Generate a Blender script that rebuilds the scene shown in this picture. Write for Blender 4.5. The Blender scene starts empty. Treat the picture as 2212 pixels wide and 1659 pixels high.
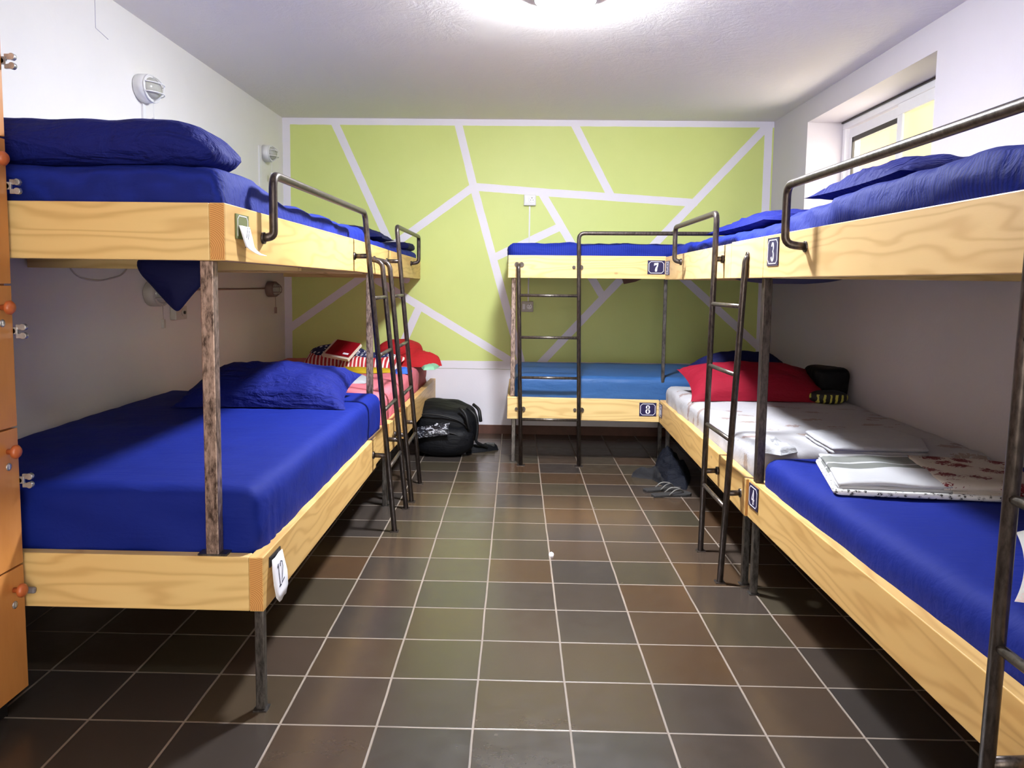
import bpy, bmesh, math, random
from mathutils import Vector, Matrix, noise as mn
random.seed(7)
S = bpy.context.scene
COL = S.collection

# ------------------------------------------------------------------ camera
W, H = 2212, 1659
F_PX, PITCH, YAW, ROLL, CX, CY, CAMZ = 1702.88, 0.0916, -0.0229, 0.0128, 1081.5, 765.24, 1.35
cam_d = bpy.data.cameras.new('camera')
cam = bpy.data.objects.new('camera', cam_d); COL.objects.link(cam); S.camera = cam
cam_d.sensor_width = 36.0; cam_d.sensor_fit = 'HORIZONTAL'
cam_d.lens = 36.0 * F_PX / W
cam_d.shift_x = (W / 2 - CX) / W
cam_d.shift_y = (CY - H / 2) / W
cam_d.clip_start = 0.05
fw = Vector((math.sin(YAW) * math.cos(PITCH), math.cos(YAW) * math.cos(PITCH), -math.sin(PITCH)))
r0 = Vector((math.cos(YAW), -math.sin(YAW), 0)); u0 = r0.cross(fw)
rr = r0 * math.cos(ROLL) + u0 * math.sin(ROLL); uu = u0 * math.cos(ROLL) - r0 * math.sin(ROLL)
cam.matrix_world = Matrix(((rr.x, uu.x, -fw.x, 0), (rr.y, uu.y, -fw.y, 0), (rr.z, uu.z, -fw.z, CAMZ), (0, 0, 0, 1)))

# ------------------------------------------------------------------ world, light, exposure
LAMP_POWER = 275.0     # emission strength of the ceiling dome
LAMP2_POWER = 30.0
world = bpy.data.worlds.new('world'); S.world = world; world.use_nodes = True
bg = world.node_tree.nodes['Background']
bg.inputs[0].default_value = (1.0, 0.93, 0.80, 1); bg.inputs[1].default_value = 2.9
S.view_settings.view_transform = 'Standard'; S.view_settings.look = 'None'
S.view_settings.exposure = 1.95; S.view_settings.gamma = 1.0; S.view_settings.use_curve_mapping = False
S.cycles.use_denoising = True
S.cycles.max_bounces = 12; S.cycles.diffuse_bounces = 9

XL, XR, YB, YF, ZC = -2.081, 2.158, 6.95, -1.3, 2.744
# daylight portal in the window opening
ld = bpy.data.lights.new('window_portal', 'AREA'); ld.shape = 'RECTANGLE'; ld.size = 1.9; ld.size_y = 0.75
ld.cycles.is_portal = True
lo = bpy.data.objects.new('window_portal', ld); COL.objects.link(lo)
lo.location = (2.56, 5.22, 2.24); lo.rotation_euler = (math.radians(90), 0, math.radians(90))
# daylight portal in the unseen doorway added behind the camera as extra light
ld2 = bpy.data.lights.new('added_doorway_portal', 'AREA'); ld2.shape = 'RECTANGLE'; ld2.size = 1.1; ld2.size_y = 2.05
ld2.cycles.is_portal = True
lo2 = bpy.data.objects.new('added_doorway_portal', ld2); COL.objects.link(lo2)
lo2.location = (.05, YF - .11, 1.03); lo2.rotation_euler = (math.radians(90), 0, math.radians(180))

# ------------------------------------------------------------------ materials
def lin(c):
    def f(v):
        v /= 255.0
        return v / 12.92 if v <= 0.04045 else ((v + 0.055) / 1.055) ** 2.4
    return (f(c[0]), f(c[1]), f(c[2]), 1)

class NT:
    def __init__(s, name):
        s.m = bpy.data.materials.new(name); s.m.use_nodes = True
        s.t = s.m.node_tree; s.n = s.t.nodes; s.b = s.n['Principled BSDF']
    def new(s, typ, **kw):
        n = s.n.new(typ)
        for k, v in kw.items(): setattr(n, k, v)
        return n
    def link(s, a, b): s.t.links.new(a, b)
    def put(s, sock, v):
        if isinstance(v, bpy.types.NodeSocket): s.link(v, sock)
        else: sock.default_value = v
    def math(s, op, a, b=0.0, c=None, clamp=False):
        n = s.new('ShaderNodeMath', operation=op, use_clamp=clamp)
        s.put(n.inputs[0], a); s.put(n.inputs[1], b)
        if c is not None: s.put(n.inputs[2], c)
        return n.outputs[0]
    def vmath(s, op, a, b=(0, 0, 0), scale=None):
        n = s.new('ShaderNodeVectorMath', operation=op)
        s.put(n.inputs[0], a); s.put(n.inputs[1], b)
        if scale is not None: s.put(n.inputs[3], scale)
        return n.outputs['Value'] if op in ('DOT_PRODUCT', 'LENGTH') else n.outputs[0]
    def coord(s, which='Object'):
        return s.new('ShaderNodeTexCoord').outputs[which]
    def scale(s, v, sc):
        n = s.new('ShaderNodeMapping'); s.link(v, n.inputs[0]); n.inputs['Scale'].default_value = sc
        return n.outputs[0]
    def noise(s, v, sc, detail=3, rough=0.5, dist=0.0):
        n = s.new('ShaderNodeTexNoise'); s.link(v, n.inputs['Vector'])
        n.inputs['Scale'].default_value = sc; n.inputs['Detail'].default_value = detail
        n.inputs['Roughness'].default_value = rough; n.inputs['Distortion'].default_value = dist
        return n.outputs[0]
    def ramp(s, f, stops, interp='LINEAR'):
        n = s.new('ShaderNodeValToRGB'); s.put(n.inputs[0], f); r = n.color_ramp; r.interpolation = interp
        while len(r.elements) < len(stops): r.elements.new(0.5)
        for e, (p, c) in zip(r.elements, stops): e.position = p; e.color = c
        return n.outputs[0]
    def mix(s, f, a, b, typ='MIX'):
        n = s.new('ShaderNodeMix', data_type='RGBA', blend_type=typ)
        s.put(n.inputs[0], f); s.put(n.inputs[6], a); s.put(n.inputs[7], b)
        return n.outputs[2]
    def bump(s, h, strength=0.3, dist=0.01):
        n = s.new('ShaderNodeBump'); s.put(n.inputs['Height'], h)
        n.inputs['Strength'].default_value = strength; n.inputs['Distance'].default_value = dist
        s.link(n.outputs[0], s.b.inputs['Normal']); return n
    def base(s, c): s.put(s.b.inputs['Base Color'], c)
    def rough(s, v): s.put(s.b.inputs['Roughness'], v)

def plain(name, c, rough=0.6, metal=0.0, var=0.06, vs=20, bump=0.0, bs=200):
    k = NT(name); v = k.coord(); n = k.noise(v, vs)
    a = lin(c); d = tuple(x * (1 - var * 2) for x in a[:3]) + (1,)
    k.base(k.mix(n, d, tuple(min(1, x * (1 + var)) for x in a[:3]) + (1,)))
    k.rough(rough); k.b.inputs['Metallic'].default_value = metal
    if bump: k.bump(k.noise(v, bs, 2), bump, 0.002)
    return k.m

def cloth(name, c, stripe=None, rough=0.75, wr=0.3, dark=0.82, sheen=0.0):
    k = NT(name); v = k.coord(); n = k.noise(v, 5, 4)
    a = lin(c); d = tuple(x * dark for x in a[:3]) + (1,)
    k.base(k.mix(n, d, a)); k.rough(rough)
    k.b.inputs['Sheen Weight'].default_value = sheen
    h = k.noise(v, 14, 5, 0.6, 0.6)
    h2 = k.noise(k.scale(v, (2.0, 9.0, 7.0)), 2.2, 3, 0.5, 1.2)
    hh = k.math('ADD', h, k.math('MULTIPLY', h2, 1.4))
    k.b.inputs['Specular IOR Level'].default_value = 0.2
    if stripe:
        sv = k.new('ShaderNodeSeparateXYZ'); k.link(v, sv.inputs[0])
        st = k.math('SINE', k.math('MULTIPLY', sv.outputs[stripe[0]], stripe[1]))
        col = k.mix(k.math('MULTIPLY', k.math('ADD', st, 1.0), 0.5), tuple(x * 0.72 for x in a[:3]) + (1,), tuple(min(1, x * 1.15) for x in a[:3]) + (1,))
        k.base(k.mix(n, col, k.mix(0.5, col, d)))
    k.bump(hh, wr, 0.02)
    return k.m

def wood_mat(name, axis, light, mid, dark):
    """pine: flat sawn figure running along the given axis (0 = x, 1 = y)"""
    k = NT(name); v = k.coord(); s = k.new('ShaderNodeSeparateXYZ'); k.link(v, s.inputs[0])
    along, across = s.outputs[axis], s.outputs[1 - axis]; z = s.outputs[2]
    cmb = k.new('ShaderNodeCombineXYZ')
    k.put(cmb.inputs[0], k.math('MULTIPLY', along, 0.9)); k.put(cmb.inputs[1], k.math('MULTIPLY', across, 4.0)); k.put(cmb.inputs[2], k.math('MULTIPLY', z, 5.0))
    w = k.noise(cmb.outputs[0], 1.6, 2, 0.45, 0.3)
    ph = k.math('ADD', k.math('MULTIPLY', w, 40.0), k.math('MULTIPLY', z, 130.0))
    ring = k.math('MULTIPLY', k.math('ADD', k.math('SINE', ph), 1.0), 0.5)
    ring = k.math('POWER', ring, 3.0)
    fib = k.noise(k.scale(cmb.outputs[0], (3, 12, 14)), 9, 3, 0.6)
    big = k.noise(k.scale(v, (0.9, 0.9, 2)), 1.5, 2)
    c = k.mix(big, lin(mid), lin(light))
    c = k.mix(k.math('MULTIPLY', ring, 0.42), c, lin(dark))
    c = k.mix(k.math('MULTIPLY', fib, 0.25), c, lin(mid))
    vo = k.new('ShaderNodeTexVoronoi'); k.link(k.scale(v, (2.2, 2.2, 4.2)), vo.inputs['Vector']); vo.inputs['Scale'].default_value = 1.35
    kn = k.ramp(vo.outputs['Distance'], [(0.0, (1, 1, 1, 1)), (0.035, (0.75, 0.75, 0.75, 1)), (0.06, (0, 0, 0, 1))])
    c = k.mix(k.math('MULTIPLY', kn, 0.6), c, lin((120, 78, 40)))
    k.base(c); k.rough(0.42); k.bump(fib, 0.08, 0.002)
    return k.m

WX = wood_mat('pine_along_x', 0, (232, 204, 146), (214, 182, 118), (172, 126, 64))  # same pine toned lighter to brighten the boards facing the camera
WY = wood_mat('pine_along_y', 1, (226, 190, 126), (210, 168, 98), (166, 112, 50))
WY2 = wood_mat('pale_pine_along_y', 1, (224, 194, 142), (212, 176, 118), (172, 128, 70))
def endgrain():
    k = NT('pine_end_grain'); v = k.coord()
    s = k.new('ShaderNodeSeparateXYZ'); k.link(v, s.inputs[0]); c = k.new('ShaderNodeCombineXYZ'); hi = k.math('GREATER_THAN', s.outputs[2], 1.0)
    k.put(c.inputs[0], k.math('ADD', k.math('ADD', s.outputs[0], 0.83), k.math('MULTIPLY', hi, 0.11))); k.put(c.inputs[2], k.math('SUBTRACT', k.math('SUBTRACT', s.outputs[2], 0.34), k.math('MULTIPLY', hi, 1.09)))
    d = k.vmath('LENGTH', c.outputs[0])
    r = k.math('SINE', k.math('MULTIPLY', k.math('ADD', d, k.math('MULTIPLY', k.noise(v, 12), 0.01)), 1100.0))
    k.base(k.mix(k.math('MULTIPLY', k.math('ADD', r, 1), 0.5), lin((172, 116, 58)), lin((214, 160, 92)))); k.rough(0.6)
    return k.m
WE = endgrain()

def metal_mat(name, a, b, metallic=0.75, rough=0.34, streak=True):
    k = NT(name); v = k.coord()
    n = k.noise(k.scale(v, (16, 16, 5)) if streak else v, 5 if streak else 12, 5, 0.7, 0.3)
    k.base(k.ramp(n, [(0.35, lin(a)), (0.62, lin(b))])); k.b.inputs['Metallic'].default_value = metallic
    k.rough(k.math('ADD', k.math('MULTIPLY', n, 0.25), rough - 0.1)); k.bump(n, 0.1, 0.001)
    return k.m
M_PIPE = metal_mat('dark_steel_pipe', (60, 53, 50), (96, 87, 83))
M_RUNG = metal_mat('rung_steel', (82, 75, 70), (120, 112, 104), 0.8, 0.3)
M_POST = metal_mat('worn_square_tube', (66, 52, 46), (172, 150, 140), 0.6, 0.4)
M_LEG = metal_mat('leg_steel', (62, 59, 58), (112, 108, 106), 0.8, 0.32)
M_CHROME = metal_mat('chrome', (150, 150, 155), (200, 200, 205), 0.7, 0.2, False)

def white_wall(name, c, bump=0.12, blot=0.05, scuff=0.0):
    k = NT(name); v = k.coord(); n = k.noise(v, 1.7, 5, 0.6)
    a = lin(c); d = tuple(x * (1 - blot * 2) for x in a[:3]) + (1,)
    k.base(k.mix(n, d, a)); k.rough(0.55)
    k.bump(k.math('ADD', k.noise(v, 55, 3), k.math('MULTIPLY', k.noise(v, 9, 3), 0.6)), bump, 0.006)
    return k.m
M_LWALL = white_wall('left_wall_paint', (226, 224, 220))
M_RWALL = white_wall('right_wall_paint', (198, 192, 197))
M_FWALL = white_wall('front_wall_paint', (240, 238, 236))
def ceil_mat():
    k = NT('swirled_ceiling_plaster'); v = k.coord()
    k.base(lin((236, 232, 228))); k.rough(0.8)
    w = k.noise(v, 5, 6, 0.7, 3.0); w2 = k.noise(v, 22, 5, 0.7, 2.0)
    k.bump(k.math('ADD', w, k.math('MULTIPLY', w2, 0.35)), 0.22, 0.03)
    return k.m
M_CEIL = ceil_mat()

def floor_mat():
    k = NT('dark_ceramic_tiles'); v = k.coord()
    mp = k.new('ShaderNodeMapping', vector_type='TEXTURE'); k.link(v, mp.inputs[0])
    mp.inputs['Location'].default_value = (-0.1207, 2.2729, 0); mp.inputs['Rotation'].default_value = (0, 0, 0.0033)
    T = 0.2943; mp.inputs['Scale'].default_value = (T, T, 1)
    wob = k.noise(v, 3.0, 2)
    s = k.new('ShaderNodeSeparateXYZ'); k.link(mp.outputs[0], s.inputs[0])
    g = []
    ids = []
    for ax in (0, 1):
        q = k.math('ADD', s.outputs[ax], k.math('MULTIPLY', k.math('SUBTRACT', wob, 0.5), 0.02))
        fr = k.math('FRACT', k.math('ADD', q, 0.5)); e = k.math('ABSOLUTE', k.math('SUBTRACT', fr, 0.5))
        g.append(k.ramp(e, [(0.0, (1, 1, 1, 1)), (0.008, (1, 1, 1, 1)), (0.014, (0, 0, 0, 1))]))
        ids.append(k.math('FLOOR', q))
    grout = k.math('MAXIMUM', g[0], g[1])
    cid = k.new('ShaderNodeCombineXYZ'); k.put(cid.inputs[0], ids[0]); k.put(cid.inputs[1], ids[1])
    wn = k.new('ShaderNodeTexWhiteNoise', noise_dimensions='3D'); k.link(cid.outputs[0], wn.inputs[0])
    tile = k.ramp(wn.outputs[0], [(0.0, lin((58, 53, 50))), (0.3, lin((68, 58, 51))), (0.55, lin((78, 60, 44))), (0.8, lin((70, 64, 50))), (1.0, lin((82, 58, 38)))])
    cl = k.noise(v, 9, 5, 0.65, 0.5)
    tile = k.mix(k.math('MULTIPLY', cl, 0.55), tile, lin((50, 45, 41)))
    grc = k.mix(k.noise(v, 4, 3), lin((100, 88, 78)), lin((165, 150, 136)))
    # soft glaze wear spots
    k.base(k.mix(k.math('MULTIPLY', grout, 0.9), tile, grc))
    k.rough(k.math('ADD', k.math('MULTIPLY', k.noise(v, 14, 4), 0.14), k.math('ADD', 0.17, k.math('MULTIPLY', grout, 0.35))))
    k.b.inputs['Specular IOR Level'].default_value = 0.8
    k.bump(k.math('ADD', k.math('MULTIPLY', grout, -0.7), k.math('MULTIPLY', k.noise(v, 25, 3), 0.25)), 0.3, 0.004)
    return k.m
M_FLOOR = floor_mat()

MURAL = [((-1.63, 2.72), (-1.00, 1.36)), ((-.555, 2.72), (-.413, 2.171)), ((-.413, 2.171), (.02, .66)), ((-.413, 2.171), (-1.14, 1.64)),
         ((-.413, 2.171), (.2, 2.128)), ((.2, 2.128), (1.5, 2.052)), ((.445, 2.72), (.775, 2.11)), ((2.11, 2.72), (.19, .63)), ((.185, 2.115), (.715, 1.255)),
         ((.350, 1.838), (-.232, 1.558)), ((-2.06, .90), (-1.10, 1.58)), ((-1.25, 1.345), (-.03, .63)), ((-.886, 1.112), (-1.09, .66)),
         ((1.15, 1.64), (2.14, .78)), ((-2.1, 2.72), (2.2, 2.727)), ((-2.047, 2.74), (-2.047, .6)), ((2.112, 2.74), (2.115, .6)), ((-2.1, .612), (2.2, .622))]
def mural_mat():
    k = NT('lime_mural_paint'); v = k.coord()
    s = k.new('ShaderNodeSeparateXYZ'); k.link(v, s.inputs[0])
    c = k.new('ShaderNodeCombineXYZ'); k.put(c.inputs[0], s.outputs[0]); k.put(c.inputs[1], s.outputs[2])
    p = c.outputs[0]; cur = None
    for a, b in MURAL:
        ba = (b[0] - a[0], b[1] - a[1], 0); L2 = ba[0] ** 2 + ba[1] ** 2
        pa = k.vmath('SUBTRACT', p, (a[0], a[1], 0))
        h = k.math('MULTIPLY', k.vmath('DOT_PRODUCT', pa, ba), 1.0 / L2, clamp=True)
        d = k.vmath('LENGTH', k.vmath('SUBTRACT', pa, k.vmath('SCALE', ba, scale=h)))
        cur = d if cur is None else k.math('MINIMUM', cur, d)
    jit = k.math('MULTIPLY', k.math('SUBTRACT', k.noise(v, 12, 3), 0.5), 0.006)
    line = k.math('LESS_THAN', k.math('ADD', cur, jit), 0.0335)
    low = k.math('LESS_THAN', s.outputs[2], 0.60)
    white = k.math('MAXIMUM', line, low)
    n = k.noise(v, 2.2, 5, 0.6)
    green = k.mix(n, lin((206, 219, 128)), lin((216, 226, 140)))
    wh = k.mix(n, lin((226, 223, 234)), lin((236, 232, 240)))
    crack = k.math('LESS_THAN', k.math('ABSOLUTE', k.math('ADD', k.math('SUBTRACT', s.outputs[2], 0.578), jit)), 0.003)
    wh = k.mix(k.math('MULTIPLY', crack, 0.6), wh, lin((140, 140, 120)))
    k.base(k.mix(white, green, wh)); k.rough(0.5)
    k.bump(k.noise(v, 60, 3), 0.12, 0.004)
    return k.m
M_MURAL = mural_mat()

M_BLUE = cloth('royal_blue_sheet', (10, 32, 126), wr=0.14, sheen=.0)
M_BLUE_S = cloth('royal_blue_striped_sheet', (20, 38, 132), stripe=(1, 420.0))
M_BLUE_X = cloth('royal_blue_striped_sheet_cross', (20, 38, 132), stripe=(0, 420.0))
M_NAVY = cloth('navy_sheet', (14, 18, 66))
M_NAVY2 = cloth('navy_pillowcase', (17, 28, 112), wr=0.8)
M_PINK = cloth('pink_sheet', (220, 118, 130))
M_RED = cloth('crimson_pillowcase', (138, 16, 40))
M_RED2 = cloth('coral_red_blanket', (186, 36, 42))
M_WHITE = cloth('white_linen', (172, 172, 176), dark=0.93)
M_YEL = cloth('yellow_cloth', (190, 158, 30))
M_MINT = cloth('mint_cloth', (150, 205, 170))
M_BLUEC = cloth('bright_blue_cloth', (60, 110, 220))
M_BLACK = cloth('black_nylon', (10, 11, 16), rough=0.6, dark=0.7)
M_BLACK2 = plain('black_webbing', (14, 14, 17), 0.6)
M_DENIM = cloth('dark_denim', (12, 15, 26), wr=0.6)
M_GREYC = cloth('charcoal_fabric', (32, 32, 35))
M_VINYL = cloth('blue_vinyl', (52, 92, 146), rough=0.45, wr=0.2, sheen=0.0)
M_KNOB = plain('orange_brown_knob', (186, 98, 54), 0.35)
M_BLK = plain('black_plastic', (22, 22, 24), 0.4)
M_PLASTIC = plain('white_plastic', (222, 222, 222), 0.4, var=0.02)
M_SKIRT = plain('worn_red_brown_skirting', (98, 62, 50), 0.6, var=0.3, vs=14)
M_PVC = plain('white_window_frame', (232, 230, 232), 0.35, var=0.02)
M_DARKF = plain('dark_window_gasket', (50, 45, 40), 0.5)
M_SIGN = plain('navy_enamel', (30, 26, 70), 0.3, var=0.1)
M_SIGNW = plain('white_enamel', (235, 232, 240), 0.35, var=0.01)
M_GREENP = plain('dull_green_plate', (104, 112, 66), 0.5)
M_DECK = plain('brown_underside_board', (120, 86, 64), 0.7, var=0.15, vs=6)
M_PAPER = plain('white_paper', (236, 236, 245), 0.7, var=0.02)
M_INK = plain('blue_black_ink', (30, 32, 60), 0.6)
M_DOOR = plain('hall_door_paint', (190, 180, 165), 0.5)

def locker_mat():
    k = NT('orange_beech_laminate'); v = k.coord(); n = k.noise(k.scale(v, (6, 6, 1.2)), 5, 4, 0.6)
    k.base(k.mix(n, lin((184, 118, 56)), lin((206, 142, 80)))); k.rough(0.32)
    return k.m
M_LOCK = locker_mat()

def pattern_sheet():
    k = NT('white_sheet_with_tan_leaves'); v = k.coord()
    vo = k.new('ShaderNodeTexVoronoi'); k.link(k.scale(v, (4.6, 9.0, 4)), vo.inputs['Vector']); vo.inputs['Scale'].default_value = 1.0
    n = k.noise(v, 34, 3, 0.6, 1.0)
    d = k.math('ADD', vo.outputs['Distance'], k.math('MULTIPLY', k.math('SUBTRACT', n, 0.5), 0.55))
    m = k.math('LESS_THAN', d, 0.27)
    c = k.mix(vo.outputs['Color'], lin((140, 118, 92)), lin((116, 76, 64)))
    k.base(k.mix(k.math('MULTIPLY', m, 0.62), lin((168, 166, 170)), c)); k.rough(0.8)
    k.bump(k.noise(v, 9, 4, 0.6, 0.8), 0.35, 0.02)
    return k.m
M_LEAF = pattern_sheet()

def floral(name, base, flower, sc, thr, c2=None):
    k = NT(name); v = k.coord()
    vo = k.new('ShaderNodeTexVoronoi'); k.link(v, vo.inputs['Vector']); vo.inputs['Scale'].default_value = sc
    n = k.noise(v, sc * 5, 3, 0.6, 1.6)
    d = k.math('ADD', vo.outputs['Distance'], k.math('MULTIPLY', k.math('SUBTRACT', n, 0.5), 1.3))
    m = k.math('LESS_THAN', d, thr)
    f = lin(flower) if c2 is None else k.mix(k.noise(v, sc * 0.8, 1), lin(flower), lin(c2))
    k.base(k.mix(m, lin(base), f)); k.rough(0.8); k.bump(k.noise(v, 30, 3), 0.2, 0.01)
    return k.m
M_FLOR = floral('cream_cloth_with_red_flowers', (188, 180, 172), (104, 10, 28), 10, 0.34)
M_FLOR2 = floral('white_pastel_floral', (176, 174, 168), (120, 140, 112), 17, 0.22, (220, 170, 180))
M_LACE = floral('grey_and_white_trim', (226, 226, 226), (62, 62, 58), 60, 0.30)

def towel():
    k = NT('grey_banded_white_towel'); v = k.coord(); s = k.new('ShaderNodeSeparateXYZ'); k.link(v, s.inputs[0])
    y = k.math('ADD', s.outputs[1], k.math('MULTIPLY', s.outputs[0], 0.02))
    c = k.ramp(k.math('FRACT', k.math('MULTIPLY', y, 1.0)), [(0.0, lin((104, 106, 102))), (0.035, lin((176, 176, 180))), (0.05, lin((112, 114, 110))), (0.17, lin((176, 176, 180))), (0.965, lin((104, 106, 102)))], 'CONSTANT')
    k.base(c); k.rough(0.85); k.bump(k.noise(v, 40, 3), 0.3, 0.006)
    return k.m

def stripedots():
    """left half red / cream stripes, right half navy with dots"""
    k = NT('red_stripe_and_navy_dot_cotton'); v = k.coord(); s = k.new('ShaderNodeSeparateXYZ'); k.link(v, s.inputs[0])
    st = k.math('GREATER_THAN', k.math('SINE', k.math('MULTIPLY', s.outputs[0], 210.0)), 0.25)
    stripes = k.mix(st, lin((176, 30, 40)), lin((232, 214, 208)))
    sc = k.scale(v, (24, 24, 24))
    fr = k.vmath('SUBTRACT', k.vmath('FRACTION', sc), (0.5, 0.5, 0.5))
    dot = k.math('LESS_THAN', k.vmath('LENGTH', fr), 0.3)
    navy = k.mix(dot, lin((26, 34, 84)), lin((228, 228, 236)))
    w = k.math('GREATER_THAN', k.math('ADD', s.outputs[2], k.math('MULTIPLY', k.noise(v, 4, 2), 0.05)), 0.115)
    k.base(k.mix(w, stripes, navy)); k.rough(0.8); k.bump(k.noise(v, 12, 4), 0.4, 0.02)
    return k.m
M_SD = stripedots()

def glass_mat(name, col, rough, alpha=1.0):
    k = NT(name); k.base(col); k.rough(rough); k.b.inputs['Transmission Weight'].default_value = 1.0
    k.b.inputs['IOR'].default_value = 1.3
    return k.m
M_FROST = glass_mat('frosted_yellow_pane', lin((168, 168, 138)), 0.5)
M_LGLASS = plain('lamp_glass', (176, 176, 168), 0.15, var=0.1, vs=60)
def wrap_mat():
    k = NT('glint_streaked_plastic'); v = k.coord(); n = k.noise(k.scale(v, (1, 1, 2.5)), 14, 4, 0.65, 2.0)
    k.base(k.ramp(n, [(0.45, lin((26, 26, 32))), (0.56, lin((60, 60, 68))), (0.62, lin((200, 200, 208)))])); k.rough(0.15)  # pale noise streaks painted in as glints on the creases
    k.bump(n, 0.8, 0.01); return k.m
M_WRAP2 = wrap_mat()
def clear_mat():
    k = NT('clear_wrap'); k.base((0.9, 0.9, 0.95, 1)); k.rough(0.12)
    k.b.inputs['Transmission Weight'].default_value = 0.85; k.bump(k.noise(k.coord(), 45, 4, 0.6, 2), 1.0, 0.01)
    return k.m
M_WRAP = clear_mat()
M_WRAP.node_tree.nodes['Principled BSDF'].inputs['IOR'].default_value = 1.4
def pane_mat():
    k = NT('clear_window_pane'); t = k.new('ShaderNodeBsdfTransparent'); g = k.new('ShaderNodeBsdfGlossy'); g.inputs['Roughness'].default_value = 0.02
    mx = k.new('ShaderNodeMixShader'); mx.inputs[0].default_value = 0.06
    k.link(t.outputs[0], mx.inputs[1]); k.link(g.outputs[0], mx.inputs[2])
    k.link(mx.outputs[0], k.n['Material Output'].inputs[0]); return k.m
M_PANE = pane_mat()
def emis(name, col, st):
    k = NT(name); k.base((0.9, 0.9, 0.9, 1)); k.b.inputs['Emission Color'].default_value = col; k.b.inputs['Emission Strength'].default_value = st
    return k.m
M_LAMP = emis('lit_opal_dome', (0.90, 0.94, 1.0, 1), LAMP_POWER)
M_LAMP2 = emis('lit_opal_dome_cool', (0.84, 0.88, 1.0, 1), LAMP2_POWER)
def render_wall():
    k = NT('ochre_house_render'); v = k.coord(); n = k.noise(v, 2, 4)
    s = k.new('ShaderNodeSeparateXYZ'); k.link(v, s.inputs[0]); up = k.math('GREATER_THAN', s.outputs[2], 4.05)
    k.base(k.mix(up, lin((200, 190, 175)), k.mix(n, lin((112, 84, 60)), lin((134, 108, 82))))); k.rough(0.9); return k.m  # pale lower band stands for sunlight on the wall, painted into the colour
M_OUT = render_wall()

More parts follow.
